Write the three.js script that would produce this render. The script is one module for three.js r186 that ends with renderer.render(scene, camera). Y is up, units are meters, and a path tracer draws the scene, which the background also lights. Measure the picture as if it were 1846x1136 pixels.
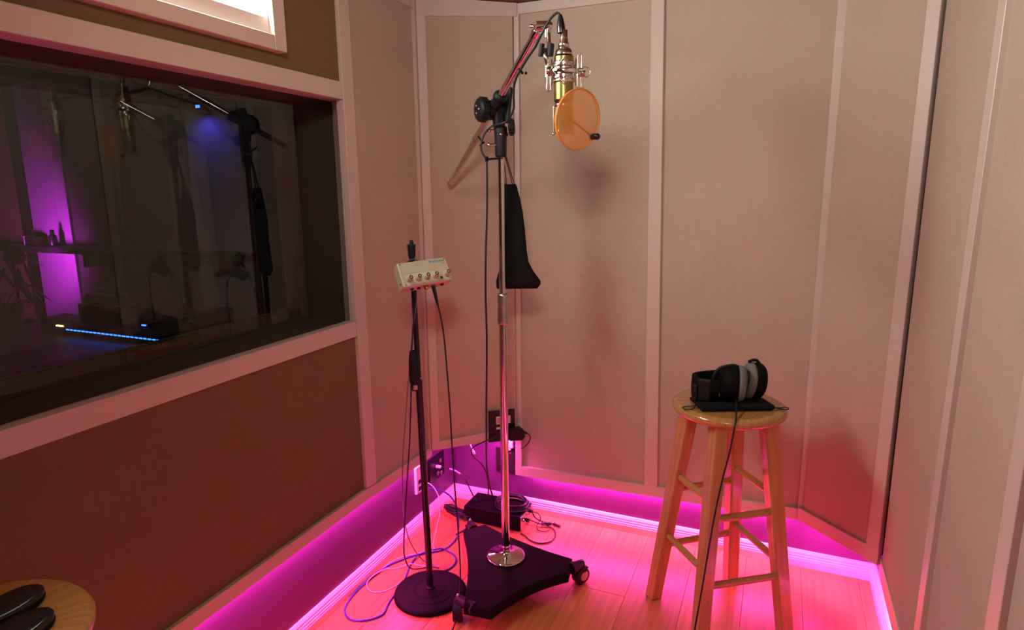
import * as THREE from 'three';
import { RoundedBoxGeometry } from 'three/addons/geometries/RoundedBoxGeometry.js';
import { mergeGeometries } from 'three/addons/utils/BufferGeometryUtils.js';
import { RectAreaLightUniformsLib } from 'three/addons/lights/RectAreaLightUniformsLib.js';

// ---------------------------------------------------------------- camera, light, exposure
const scene = new THREE.Scene();
scene.background = new THREE.Color(0x000000);
const R = Math.PI / 180;
const camera = new THREE.PerspectiveCamera(53.09, 1846 / 1136, 0.02, 40);
camera.rotation.order = 'YXZ';
camera.position.set(1.333, 1.4, 2.41);
camera.rotation.set(-11.16 * R, 23.17 * R, -0.542 * R);
const renderer = new THREE.WebGLRenderer({ antialias: true });
renderer.toneMapping = THREE.LinearToneMapping;
renderer.toneMappingExposure = 1.0;
renderer.shadowMap.enabled = true;
RectAreaLightUniformsLib.init();

const LIGHT = {
  panel: 43, panelColor: [1, 0.97, 0.88], panelGlow: 7,          // framed light panel above the control-room window
  lamp: 7.2, lampColor: [1, 0.93, 0.80], lampGlow: 6,              // recessed ceiling lamp over the singer's place
  led: 520, ledColor: [1, 0.066, 0.50], ledGlow: 5,                 // pink strips under the wall panels
  blue: 2, uplight: 1.3, wash: 0.09,                                          // control room
};
function areaLight(color, intensity, w, h, pos, target) {
  const l = new THREE.RectAreaLight(new THREE.Color().setRGB(...color), intensity, w, h);
  l.position.set(...pos); l.lookAt(...target); scene.add(l); return l;
}

// ---------------------------------------------------------------- helpers
let seed = 7;
const rnd = () => { seed = (seed * 1664525 + 1013904223) >>> 0; return seed / 4294967296; };
const V = (a) => new THREE.Vector3(...a);
const names = new Map();
function numbered(n) { const k = names.get(n) || 0; names.set(n, k + 1); return k ? `${n}_${String(k).padStart(3, '0')}` : n; }
function thing(name, label, category, pos = [0, 0, 0], group) {
  const o = new THREE.Group(); o.name = numbered(name); o.position.set(...pos); scene.add(o);
  o.userData = { label, category }; if (group) o.userData.group = group; return o;
}
function struct(name) { const o = new THREE.Group(); o.name = name; o.userData.kind = 'structure'; scene.add(o); return o; }
function part(parent, name, geo, m, label) {
  const g = Array.isArray(geo) ? merge(geo) : geo;
  const o = new THREE.Mesh(g, m); o.name = name; if (label) o.userData.label = label; parent.add(o); return o;
}
function merge(list) {
  const gs = list.map((g) => { const n = g.index ? g.toNonIndexed() : g.clone(); for (const k of Object.keys(n.attributes)) if (!['position', 'normal', 'uv'].includes(k)) n.deleteAttribute(k); return n; });
  return mergeGeometries(gs);
}
// planar uv in metres from the dominant axis of each face
function boxUV(geo, flip) {
  const g = geo.index ? geo.toNonIndexed() : geo, p = g.attributes.position, uv = new Float32Array(p.count * 2);
  const a = new THREE.Vector3(), b = new THREE.Vector3(), c = new THREE.Vector3();
  for (let i = 0; i < p.count; i += 3) {
    a.fromBufferAttribute(p, i); b.fromBufferAttribute(p, i + 1); c.fromBufferAttribute(p, i + 2);
    const n = b.clone().sub(a).cross(c.clone().sub(a)), x = Math.abs(n.x), y = Math.abs(n.y), z = Math.abs(n.z);
    [a, b, c].forEach((v, k) => {
      let u, w; if (y >= x && y >= z) { u = v.x; w = v.z; } else if (x >= z) { u = v.z; w = v.y; } else { u = v.x; w = v.y; }
      if (flip) [u, w] = [w, u];
      uv[(i + k) * 2] = u; uv[(i + k) * 2 + 1] = w;
    });
  }
  g.setAttribute('uv', new THREE.BufferAttribute(uv, 2)); return g;
}
const rbox = (w, h, d, r = 0.003, pos = [0, 0, 0], seg = 2) => { const g = new RoundedBoxGeometry(w, h, d, seg, Math.min(r, w / 2.01, h / 2.01, d / 2.01)); g.translate(...pos); return g; };
// box between two corners
const boxAt = (x0, x1, y0, y1, z0, z1, r = 0.002) => boxUV(rbox(x1 - x0, y1 - y0, z1 - z0, r, [(x0 + x1) / 2, (y0 + y1) / 2, (z0 + z1) / 2], 1));
function orient(g, a, b) { // geometry along +y, centred, is set between a and b
  const A = V(a), B = V(b), d = B.clone().sub(A), q = new THREE.Quaternion().setFromUnitVectors(new THREE.Vector3(0, 1, 0), d.clone().normalize());
  g.applyQuaternion(q); g.translate(...A.add(B).multiplyScalar(0.5).toArray()); return g;
}
const rod = (a, b, r0, r1 = r0, seg = 20) => orient(new THREE.CylinderGeometry(r1, r0, V(a).distanceTo(V(b)), seg, 1), a, b);
// turned shape: profile [[r, t]...] along the axis from a (t in metres) in direction dir
function turned(profile, a, dir = [0, 1, 0], seg = 32) {
  const g = new THREE.LatheGeometry(profile.map(([r, t]) => new THREE.Vector2(Math.max(r, 0.0001), t)), seg);
  g.applyQuaternion(new THREE.Quaternion().setFromUnitVectors(new THREE.Vector3(0, 1, 0), V(dir).normalize())); g.translate(...a); return g;
}
const tube = (pts, r, closed = false, n = 0, seg = 8, tension = 0.5) => new THREE.TubeGeometry(new THREE.CatmullRomCurve3(pts.map(V), closed, 'centripetal', tension), n || pts.length * 9, r, seg, closed);
const ball = (r, p, s = 14) => { const g = new THREE.SphereGeometry(r, s, s); g.translate(...p); return g; };
// a wall's own frame: s along the wall, y up, n out of the wall
function frame(o, s, n) { return { o: [o[0], 0, o[1]], s: V([s[0], 0, s[1]]).normalize(), n: V([n[0], 0, n[1]]).normalize() }; }
function slab(f, pts, n0, n1, bevel = 0.0012) {
  const sh = new THREE.Shape(pts.map((p) => new THREE.Vector2(p[0], p[1])));
  const b = Math.min(bevel, (n1 - n0) / 3);
  const g = new THREE.ExtrudeGeometry(sh, { depth: n1 - n0 - 2 * b, bevelEnabled: b > 0, bevelThickness: b, bevelSize: b, bevelOffset: -b, bevelSegments: 1, steps: 1 });
  g.translate(0, 0, n0 + b);
  const p = g.attributes.position, uv = new Float32Array(p.count * 2), m = new THREE.Matrix4().makeBasis(f.s, new THREE.Vector3(0, 1, 0), f.n);
  const det = m.determinant();
  for (let i = 0; i < p.count; i++) { uv[2 * i] = p.getX(i) + (Math.abs(p.getX(i)) < 1e9 ? p.getZ(i) : 0); uv[2 * i + 1] = p.getY(i) + p.getZ(i) * 0.5; }
  g.setAttribute('uv', new THREE.BufferAttribute(uv, 2));
  g.applyMatrix4(m); g.translate(...f.o);
  if (det < 0) { const a = g.attributes; for (const k of ['position', 'uv']) { const at = a[k], n = at.itemSize, arr = at.array; for (let i = 0; i < at.count; i += 3) for (let j = 0; j < n; j++) { const t = arr[(i + 1) * n + j]; arr[(i + 1) * n + j] = arr[(i + 2) * n + j]; arr[(i + 2) * n + j] = t; } } }
  g.computeVertexNormals(); return g;
}
const rect = (s0, s1, y0, y1) => [[s0, y0], [s1, y0], [s1, y1], [s0, y1]];

// ---------------------------------------------------------------- procedural textures
const hash = (x, y, s) => { let h = (x * 374761393 + y * 668265263 + s * 2147483647) | 0; h = Math.imul(h ^ (h >>> 13), 1274126177); return ((h ^ (h >>> 16)) >>> 0) / 4294967296; };
function noise(x, y, s, px = 1e9, py = 1e9) { // value noise that repeats after px, py cells
  const xi = Math.floor(x), yi = Math.floor(y), f = x - xi, g = y - yi, u = f * f * (3 - 2 * f), v = g * g * (3 - 2 * g);
  const w = (a, n) => ((a % n) + n) % n;
  const h = (i, j) => hash(w(xi + i, px), w(yi + j, py), s);
  return (h(0, 0) * (1 - u) + h(1, 0) * u) * (1 - v) + (h(0, 1) * (1 - u) + h(1, 1) * u) * v;
}
function texture(w, h, fn, srgb, rx = 1, ry = 1) {
  const d = new Uint8Array(w * h * 4);
  for (let j = 0; j < h; j++) for (let i = 0; i < w; i++) { const c = fn(i / w, j / h), k = (j * w + i) * 4; for (let q = 0; q < 3; q++) d[k + q] = Math.max(0, Math.min(255, Math.round((typeof c === 'number' ? c : c[q]) * 255))); d[k + 3] = 255; }
  const t = new THREE.DataTexture(d, w, h, THREE.RGBAFormat); t.wrapS = t.wrapT = THREE.RepeatWrapping; t.magFilter = THREE.LinearFilter; t.minFilter = THREE.LinearFilter;
  if (srgb) t.colorSpace = THREE.SRGBColorSpace; t.repeat.set(rx, ry); t.needsUpdate = true; return t;
}
const toS = (l) => (l <= 0.0031308 ? 12.92 * l : 1.055 * Math.pow(l, 1 / 2.4) - 0.055);
// woven acoustic cloth: threads crossing, slubs, cloudy tone; one tile is 0.6 m
const weaveBump = texture(512, 512, (u, v) => {
  const a = Math.abs(Math.sin(u * Math.PI * 160)), b = Math.abs(Math.sin(v * Math.PI * 160));
  return 0.35 * a * (0.6 + 0.8 * noise(u * 40, v * 256, 3, 40, 256)) + 0.35 * b * (0.6 + 0.8 * noise(u * 256, v * 40, 4, 256, 40)) + 0.25 * noise(u * 200, v * 200, 5, 200, 200);
}, false, 1 / 0.6, 1 / 0.6);
const clothTone = texture(512, 512, (u, v) => {
  const t = 0.93 + 0.05 * (noise(u * 6, v * 6, 8, 6, 6) - 0.5) + 0.035 * (noise(u * 128, v * 24, 9, 128, 24) - 0.5) + 0.035 * (noise(u * 24, v * 128, 10, 24, 128) - 0.5) + 0.06 * (noise(u * 256, v * 256, 11, 256, 256) - 0.5);
  return toS(t);
}, true, 1 / 0.6, 1 / 0.6);
const paintBump = texture(256, 256, (u, v) => 0.5 * noise(u * 60, v * 60, 20, 60, 60) + 0.3 * noise(u * 120, v * 120, 21, 120, 120) + 0.2 * noise(u * 8, v * 8, 22, 8, 8), false, 2.5, 2.5);
// laminate board: long grain along v, cathedral figure and knots; one tile is 0.19 x 1.3 m
function plankTexture(s, knots) {
  return texture(256, 1024, (u, v) => {
    let x = u + 0.05 * (noise(u * 3, v * 4, s, 3, 4) - 0.5), k = 0, warp = 0;
    for (const [ku, kv, kr] of knots) { const dx = (u - ku) * 0.19, dy = (v - kv) * 1.3, d = Math.hypot(dx, dy * 0.45) / kr; k = Math.max(k, Math.exp(-d * d)); warp += 0.5 * Math.exp(-d * 0.45) * Math.sign(dx || 1); }
    x += warp * 0.09;
    const ring = Math.sin((x * 9 + 0.7 * Math.sin(v * 2 * Math.PI) + 1.8 * noise(x * 4, v * 5, s + 1, 99, 5)) * 5);
    const fine = noise(x * 90, v * 14, s + 2, 90, 14) - 0.5, streak = noise(x * 22, v * 3, s + 3, 22, 3) - 0.5;
    const t = 1 + 0.07 * ring + 0.10 * fine + 0.20 * streak - 0.5 * k;
    return [toS(0.55 * t), toS(0.222 * t * (1 - 0.12 * k)), toS(0.068 * t * (1 - 0.15 * k))];
  }, true, 1, 1);
}
const woodGrain = texture(256, 512, (u, v) => {
  const x = u + 0.06 * noise(u * 2, v * 3, 41, 2, 3), r = Math.sin((x * 7 + noise(x * 5, v * 3, 42, 99, 3)) * 6), f = noise(x * 70, v * 9, 43, 70, 9) - 0.5;
  const t = 0.9 + 0.07 * r + 0.14 * f; return [toS(t), toS(t * 0.98), toS(t * 0.95)];
}, true, 1 / 0.16, 1 / 0.5);

// ---------------------------------------------------------------- materials (linear base colours)
const M = {};
function mat(name, rgb, rough, o = {}) { const m = new THREE.MeshPhysicalMaterial({ roughness: rough, ...o }); m.color.setRGB(...rgb); m.name = name; M[name] = m; return m; }
mat('beige_cloth', [0.515, 0.45, 0.36], 0.95, { map: clothTone, bumpMap: weaveBump, bumpScale: 0.0005, specularIntensity: 0.2 });
mat('brown_cloth', [0.205, 0.15, 0.078], 0.95, { map: clothTone, bumpMap: weaveBump, bumpScale: 0.0005, specularIntensity: 0.2 });
mat('white_trim', [0.60, 0.545, 0.48], 0.42, { bumpMap: paintBump, bumpScale: 0.0002 });
mat('white_base', [0.80, 0.74, 0.72], 0.4, { bumpMap: paintBump, bumpScale: 0.0002 });
mat('purple_paint', [0.115, 0.030, 0.14], 0.55, { bumpMap: paintBump, bumpScale: 0.0003 });
mat('ceiling_paint', [0.16, 0.08, 0.05], 0.8, { bumpMap: paintBump, bumpScale: 0.0003 });
mat('chrome', [0.78, 0.76, 0.74], 0.07, { metalness: 1 });
mat('nickel', [0.66, 0.61, 0.53], 0.2, { metalness: 1 });
mat('gold_satin', [0.30, 0.225, 0.085], 0.34, { metalness: 1 });
mat('steel', [0.55, 0.54, 0.52], 0.3, { metalness: 1 });
mat('black_cast', [0.009, 0.009, 0.010], 0.45, { specularIntensity: 0.6, bumpMap: paintBump, bumpScale: 0.0003 });
mat('black_matte', [0.0045, 0.004, 0.004], 0.6, { specularIntensity: 0.2, bumpMap: paintBump, bumpScale: 0.0003 });
mat('black_gloss', [0.010, 0.010, 0.011], 0.25);
mat('black_cable', [0.012, 0.012, 0.012], 0.5);
mat('black_fabric', [0.010, 0.010, 0.010], 0.95, { bumpMap: weaveBump, bumpScale: 0.0004, specularIntensity: 0.25 });
mat('grey_pad', [0.20, 0.19, 0.18], 0.95, { sheen: 0.6, bumpMap: paintBump, bumpScale: 0.0006 });
mat('amp_silver', [0.56, 0.54, 0.40], 0.45, { metalness: 0.25 });
mat('knob_grey', [0.46, 0.42, 0.33], 0.4);
mat('white_plastic', [0.75, 0.73, 0.70], 0.35);
mat('blue_cable', [0.02, 0.025, 0.30], 0.4);
mat('grey_cable', [0.22, 0.19, 0.17], 0.5);
mat('pink_cable', [0.72, 0.55, 0.58], 0.45);
mat('stool_wood', [0.60, 0.315, 0.10], 0.28, { map: woodGrain, clearcoat: 0.6, clearcoatRoughness: 0.12 });
mat('orange_mesh', [0.78, 0.33, 0.07], 0.6, { transparent: true, opacity: 0.72, side: THREE.DoubleSide });
mat('orange_rim', [0.70, 0.26, 0.05], 0.5);
mat('glass', [0.93, 0.95, 0.93], 0.0, { transmission: 1, thickness: 0, ior: 1.52 });
mat('smoked', [0.03, 0.02, 0.018], 0.6);
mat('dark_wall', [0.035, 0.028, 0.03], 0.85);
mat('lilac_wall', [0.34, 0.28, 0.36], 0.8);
mat('dark_wood', [0.05, 0.03, 0.02], 0.5);
mat('leaf', [0.02, 0.04, 0.015], 0.6);
const glow = (name, rgb, k) => { const m = new THREE.MeshStandardMaterial({ color: 0x111111, roughness: 0.6 }); m.emissive.setRGB(...rgb); m.emissiveIntensity = k; m.name = name; M[name] = m; return m; };
glow('panel_glow', LIGHT.panelColor, LIGHT.panelGlow);
glow('lamp_glow', LIGHT.lampColor, LIGHT.lampGlow);
glow('led_glow', [1, 0.16, 0.9], LIGHT.ledGlow);
glow('blue_glow', [0.03, 0.16, 1], 4);
glow('amber_glow', [1, 0.62, 0.25], 3);
glow('magenta_glow', [0.75, 0.05, 0.9], 2);
for (const m of Object.values(M)) if (m.map || m.bumpMap) m.needsUpdate = true;

// ---------------------------------------------------------------- the setting
const W = 1.725, H = 2.09, D = 3.3; // room: x 0..W, y 0..H, z 0..D
const FL = frame([0, 0], [0, 1], [1, 0]), FB = frame([0, 0], [1, 0], [0, 1]), FR = frame([W, 0], [0, 1], [-1, 0]);
const FDL = frame([0.06, 0.29], [0.29, -0.23], [0.23, 0.29]), FDR = frame([1.459, 0.06], [0.236, 0.19], [-0.19, 0.236]);
// floor: boards running into the room, joints staggered
const floorGroup = struct('floor');
part(floorGroup, 'subfloor', boxAt(-0.01, W + 0.01, -0.06, -0.012, -0.01, D + 0.01), M.dark_wood);
{
  const boards = [plankTexture(60, [[0.3, 0.22, 0.012]]), plankTexture(70, []), plankTexture(80, [[0.62, 0.7, 0.016], [0.3, 0.1, 0.009]]), plankTexture(90, [[0.5, 0.45, 0.013]])];
  const tones = [1, 0.93, 1.06];
  const mats = []; boards.forEach((b, i) => tones.forEach((t, j) => mats.push(mat(`laminate_${i}${j}`, [t, t, t], 0.32, { map: b, specularIntensity: 0.6 }))));
  const PW = 0.19;
  for (let c = 0; c < 10; c++) {
    const x0 = -0.04 + c * PW, x1 = Math.min(x0 + PW, W), xs = Math.max(x0, 0); let z = -rnd() * 1.1;
    while (z < D) {
      const z0 = Math.max(z, 0), z1 = Math.min(z + 1.3, D); z += 1.3;
      if (z1 - z0 < 0.02) continue;
      const g = rbox(x1 - xs - 0.0007, 0.012, z1 - z0 - 0.0007, 0.0012, [(xs + x1) / 2, -0.006, (z0 + z1) / 2], 1).toNonIndexed();
      const p = g.attributes.position, uv = g.attributes.uv; for (let i = 0; i < p.count; i++) uv.setXY(i, (p.getX(i) - x0) / PW, (p.getZ(i) - z + 2.6) / 1.3);
      part(floorGroup, numbered('plank'), g, mats[Math.floor(rnd() * mats.length)]);
    }
  }
}
const ceiling = struct('ceiling');
part(ceiling, 'ceiling_board', boxAt(-0.3, W + 0.15, H, H + 0.08, -0.15, D + 0.15), M.ceiling_paint);

// left wall with the window opening
const wallLeft = struct('wall_left');
const WZ0 = 0.655, WZ1 = 2.75, WY0 = 0.957, WY1 = 1.692, T = -0.29;
part(wallLeft, 'wall_surface', [boxAt(T, 0, -0.06, WY0, -0.15, D), boxAt(T, 0, WY1, H, -0.15, D), boxAt(T, 0, WY0, WY1, -0.15, WZ0), boxAt(T, 0, WY0, WY1, WZ1, D)], M.purple_paint);
part(wallLeft, 'backing_board', [slab(FL, rect(0.31, D, 0.36, 0.945), 0.022, 0.034), slab(FL, rect(0.31, D, 1.705, H), 0.022, 0.034), slab(FL, rect(0.31, 0.70, 0.36, H), 0.0221, 0.034)], M.dark_wood);
part(wallLeft, 'batten', [slab(FL, rect(0.4, 0.44, 0.4, H), 0, 0.022), slab(FL, rect(1.5, 1.54, 0.4, 0.93), 0, 0.022), slab(FL, rect(2.6, 2.64, 0.4, 0.93), 0, 0.022)], M.dark_wood);
part(wallLeft, 'fabric_panel', slab(FL, rect(0.735, D, 0.375, 0.94), 0.034, 0.05, 0.003), M.brown_cloth, 'brown cloth panel under the window');
part(wallLeft, 'fabric_panel_001', slab(FL, rect(0.735, D, 1.722, H), 0.034, 0.05, 0.003), M.brown_cloth, 'brown cloth panel above the window');
part(wallLeft, 'fabric_panel_002', slab(FL, [[0.30, 0.345], [0.70, 0.36], [0.70, 2.062], [0.30, 2.062]], 0.034, 0.05, 0.003), M.beige_cloth, 'beige cloth panel beside the corner');
const tl = (name, pts, n0 = 0.034, n1 = 0.062) => part(wallLeft, name, slab(FL, pts, n0, n1), M.white_trim);
tl('trim_board', [[0.30, 0.325], [0.69, 0.34], [0.742, 0.344], [D, 0.346], [D, 0.387], [0.742, 0.386], [0.69, 0.381], [0.30, 0.366]]);
tl('trim_board_001', rect(0.743, D, 0.932, 0.984));
tl('trim_board_002', rect(0.743, D, 1.680, 1.731));
tl('trim_board_003', [[0.679, 0.384], [0.738, 0.388], [0.743, 2.088], [0.690, 2.088]], 0.034, 0.0625);
tl('trim_board_004', [[0.293, 0.33], [0.309, 0.33], [0.309, 2.088], [0.293, 2.088]], 0.034, 0.0622);
tl('trim_board_005', rect(0.33, 0.69, 2.045, 2.088), 0.034, 0.0618);
// splayed lining of the window opening
const lining = (pts) => { const g = new THREE.BufferGeometry(); const p = [], q = []; for (const i of [0, 1, 2, 0, 2, 3]) { p.push(...pts[i]); q.push(i & 1, i >> 1); } g.setAttribute('position', new THREE.Float32BufferAttribute(p, 3)); g.setAttribute('uv', new THREE.Float32BufferAttribute(q, 2)); g.computeVertexNormals(); return g; };

const wallBack = struct('wall_back');
part(wallBack, 'wall_surface', boxAt(T, W + 0.15, -0.06, H, -0.15, 0), M.purple_paint);
part(wallBack, 'backing_board', slab(FB, [[0.36, 0.21], [1.45, 0.225], [1.45, H], [0.36, H]], 0.022, 0.034), M.dark_wood);
part(wallBack, 'batten', [slab(FB, rect(0.5, 0.54, 0.26, H), 0, 0.022), slab(FB, rect(1.2, 1.24, 0.26, H), 0, 0.022)], M.dark_wood);
part(wallBack, 'fabric_panel', slab(FB, [[0.355, 0.2], [0.921, 0.215], [0.888, 2.06], [0.362, 2.06]], 0.034, 0.05, 0.003), M.beige_cloth);
part(wallBack, 'fabric_panel_001', slab(FB, [[0.925, 0.215], [1.470, 0.23], [1.462, 2.06], [0.892, 2.06]], 0.034, 0.05, 0.003), M.beige_cloth);
const tb = (name, pts, n1 = 0.061) => part(wallBack, name, slab(FB, pts, 0.034, n1), M.white_trim);
tb('trim_board', [[0.336, 0.188], [1.462, 0.210], [1.462, 0.256], [0.336, 0.232]]);
tb('trim_board_001', [[0.338, 2.050], [1.462, 2.050], [1.462, 2.088], [0.338, 2.088]]);
tb('trim_board_002', [[0.337, 0.2], [0.366, 0.2], [0.366, 2.088], [0.345, 2.088]], 0.0614);
tb('trim_board_003', [[0.893, 0.243], [0.944, 0.244], [0.906, 2.052], [0.862, 2.052]], 0.0614);
tb('trim_board_004', [[1.452, 0.216], [1.500, 0.222], [1.488, 2.088], [1.443, 2.088]], 0.0618);

// slanted panels across the two far corners
const wallBackLeft = struct('wall_back_left');
part(wallBackLeft, 'backing_board', slab(FDL, rect(0.01, 0.36, 0.37, H), -0.022, -0.012), M.dark_wood);
part(wallBackLeft, 'fabric_panel', slab(FDL, rect(0.012, 0.362, 0.385, 2.06), -0.012, 0.004, 0.003), M.beige_cloth);
part(wallBackLeft, 'trim_board', slab(FDL, [[0.0, 0.352], [0.362, 0.372], [0.362, 0.416], [0.0, 0.388]], -0.012, 0.0125), M.white_trim);
part(wallBackLeft, 'trim_board_001', slab(FDL, [[0.0, 2.022], [0.375, 2.042], [0.375, 2.088], [0.0, 2.088]], -0.012, 0.0125), M.white_trim);
part(wallBackLeft, 'trim_board_002', slab(FDL, rect(-0.002, 0.031, 0.36, 2.088), -0.012, 0.013), M.white_trim);
const wallBackRight = struct('wall_back_right');
part(wallBackRight, 'backing_board', slab(FDR, rect(0.01, 0.296, 0.225, H), -0.024, -0.012), M.dark_wood);
part(wallBackRight, 'fabric_panel', slab(FDR, rect(0.012, 0.270, 0.235, 2.06), -0.012, 0.002, 0.003), M.beige_cloth);
part(wallBackRight, 'trim_board', slab(FDR, [[0.0, 0.214], [0.27, 0.202], [0.27, 0.252], [0.0, 0.264]], -0.012, 0.011), M.white_trim);
part(wallBackRight, 'trim_board_001', slab(FDR, [[0.258, 0.2], [0.299, 0.2], [0.302, 2.088], [0.264, 2.088]], -0.012, 0.0118), M.white_trim);
part(wallBackRight, 'trim_board_002', slab(FDR, rect(0.0, 0.27, 2.045, 2.088), -0.012, 0.011), M.white_trim);

const wallRight = struct('wall_right');
part(wallRight, 'wall_surface', boxAt(W, W + 0.15, -0.06, H, -0.15, D), M.purple_paint);
part(wallRight, 'backing_board', slab(FR, rect(0.26, D, 0.2, H), 0.004, 0.012), M.dark_wood);
for (const [i, [a, b]] of [[0.253, 0.83], [0.834, 1.29], [1.294, 2.2], [2.204, D]].entries()) part(wallRight, i ? `fabric_panel_00${i}` : 'fabric_panel', slab(FR, rect(a, b, 0.2, 2.06), 0.012, 0.026, 0.003), M.beige_cloth);
part(wallRight, 'trim_board', slab(FR, [[0.245, 0.17], [D, 0.17], [D, 0.226], [0.245, 0.226]], 0.012, 0.031), M.white_trim);
part(wallRight, 'trim_board_001', slab(FR, rect(0.26, D, 2.045, 2.088), 0.012, 0.031), M.white_trim);
part(wallRight, 'trim_board_002', slab(FR, [[0.797, 0.22], [0.848, 0.22], [0.888, 2.088], [0.834, 2.088]], 0.012, 0.0375), M.white_trim);
part(wallRight, 'trim_board_003', slab(FR, [[1.245, 0.22], [1.300, 0.22], [1.300, 2.088], [1.245, 2.088]], 0.012, 0.0375), M.white_trim);
part(wallRight, 'trim_board_004', slab(FR, [[2.175, 0.22], [2.229, 0.22], [2.229, 2.088], [2.175, 2.088]], 0.012, 0.0375), M.white_trim);
const wallFront = struct('wall_front');
part(wallFront, 'wall_surface', boxAt(T, W + 0.15, -0.06, H, D, D + 0.15), M.purple_paint);
part(wallFront, 'fabric_panel', boxAt(0.06, 0.8, 0.2, 2.05, D - 0.04, D, 0.004), M.brown_cloth);
part(wallFront, 'fabric_panel_001', boxAt(0.84, 1.68, 0.2, 2.05, D - 0.04, D, 0.004), M.brown_cloth);

// moulded baseboards
function baseboard(name, f, len, mitre0, mitre1) {
  const o = struct(name);
  const prof = [[0, 0], [0.017, 0], [0.017, 0.026], [0.0155, 0.030], [0.0155, 0.034], [0.013, 0.038], [0.013, 0.043], [0.0105, 0.047], [0.0105, 0.052], [0.008, 0.057], [0.005, 0.062], [0, 0.063]];
  const p = [];
  const pt = (n, y, e) => { const s = e ? len - n * mitre1 : n * mitre0; return V(f.o).addScaledVector(f.s, s).addScaledVector(f.n, n).setY(y).toArray(); };
  for (let i = 0; i < prof.length - 1; i++) { const [a, b] = prof[i], [c, d] = prof[i + 1]; const q = [pt(a, b, 0), pt(a, b, 1), pt(c, d, 1), pt(c, d, 0)]; p.push(...q[0], ...q[1], ...q[2], ...q[0], ...q[2], ...q[3]); }
  const g = new THREE.BufferGeometry(); g.setAttribute('position', new THREE.Float32BufferAttribute(p, 3)); g.computeVertexNormals();
  part(o, 'skirting', boxUV(g), M.white_base);
}
baseboard('baseboard_left', FL, D, 1, 0); baseboard('baseboard_back', FB, W, 1, 1); baseboard('baseboard_right', FR, D, 1, 0);

// control-room window: two panes in a dark-lined box, light lining in front
const win = struct('window_1');
const lin = [[0.743, 1.681], [D - 0.25, 1.681], [D - 0.25, 0.983], [0.743, 0.983]], inn = [[WZ0 + 0.002, WY1 - 0.002], [WZ1 - 0.002, WY1 - 0.002], [WZ1 - 0.002, WY0 + 0.002], [WZ0 + 0.002, WY0 + 0.002]];
lin[1][0] = lin[2][0] = WZ1 - 0.06;
for (let i = 0; i < 4; i++) { const a = lin[i], b = lin[(i + 1) % 4], c = inn[(i + 1) % 4], d = inn[i]; part(win, i ? `window_lining_00${i}` : 'window_lining', lining([[0.045, a[1], a[0]], [0.045, b[1], b[0]], [-0.05, c[1], c[0]], [-0.05, d[1], d[0]]]), M.white_trim); }
part(win, 'window_box', [boxAt(-0.27, -0.05, WY0, WY0 + 0.004, WZ0, WZ1), boxAt(-0.27, -0.05, WY1 - 0.004, WY1, WZ0, WZ1), boxAt(-0.27, -0.05, WY0, WY1, WZ0, WZ0 + 0.004), boxAt(-0.27, -0.05, WY0, WY1, WZ1 - 0.004, WZ1)], mat('window_lining_cloth', [0.05, 0.03, 0.018], 0.95));
const pane = (x, a, b, c, d) => { const g = new THREE.PlaneGeometry(b - a, d - c); g.rotateY(Math.PI / 2); g.translate(x, (c + d) / 2, (a + b) / 2); return g; };
part(win, 'window_pane', pane(-0.052, WZ0, WZ1, WY0, WY1), M.glass);
part(win, 'window_pane_001', pane(-0.25, 0.72, WZ1 - 0.04, 0.995, 1.68), M.glass);
part(win, 'pane_frame', [boxAt(-0.258, -0.244, 0.955, 0.995, WZ0, WZ1), boxAt(-0.258, -0.244, 1.68, 1.69, WZ0, WZ1), boxAt(-0.258, -0.244, 0.96, 1.69, WZ0, 0.72)], M.window_lining_cloth);
part(win, 'pane_gasket', tube([[-0.243, 1.675, 0.725], [-0.243, 1.3, 0.725], [-0.243, 1.01, 0.725], [-0.243, 1.001, 0.734], [-0.243, 1.0, 0.76], [-0.243, 1.0, 1.7], [-0.243, 1.0, WZ1 - 0.05]], 0.003, false, 80), M.dark_wall);

// ---------------------------------------------------------------- lights of the booth
{
  const t = thing('wall_light', 'glowing light panel in a wide white box frame above the control-room window', 'wall light');
  const z0 = 0.997, z1 = 1.78, y0 = 1.767, y1 = 2.07, x0 = 0.05, x1 = 0.082;
  part(t, 'frame_board', slab(FL, [[z0 + 0.043, y0], [z1, y0], [z1, y0 + 0.037], [z0 + 0.043, y0 + 0.037]], x0, x1), M.white_trim);
  part(t, 'frame_board', slab(FL, [[z0, y0], [z0 + 0.042, y0], [z0 + 0.050, y1], [z0, y1]], x0, x1 + 0.001), M.white_trim);
  part(t, 'frame_board', slab(FL, rect(z1, z1 + 0.042, y0, y1), x0, x1), M.white_trim);
  part(t, 'frame_board', slab(FL, rect(z0 + 0.05, z1, y1 - 0.037, y1), x0, x1), M.white_trim);
  part(t, 'inner_frame', slab(FL, [[1.036, 1.798], [z1, 1.798], [z1, 1.846], [1.040, 1.846]], 0.0535, 0.066), M.white_base);
  part(t, 'inner_frame', slab(FL, [[1.0415, 1.8], [1.036, 1.846], [1.036, 1.846], [1.036, 2.06], [1.054, 2.06], [1.050, 1.8]].map(([a, b]) => [a - 0.004, b]), 0.0535, 0.0665), M.white_base);
  part(t, 'diffuser', slab(FL, rect(1.0, z1 + 0.01, 1.79, 2.065), 0.0503, 0.0532), M.panel_glow);
  areaLight(LIGHT.panelColor, LIGHT.panel, 0.70, 0.19, [0.069, 1.945, 1.39], [1, 1.945, 1.39]);
}
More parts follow.
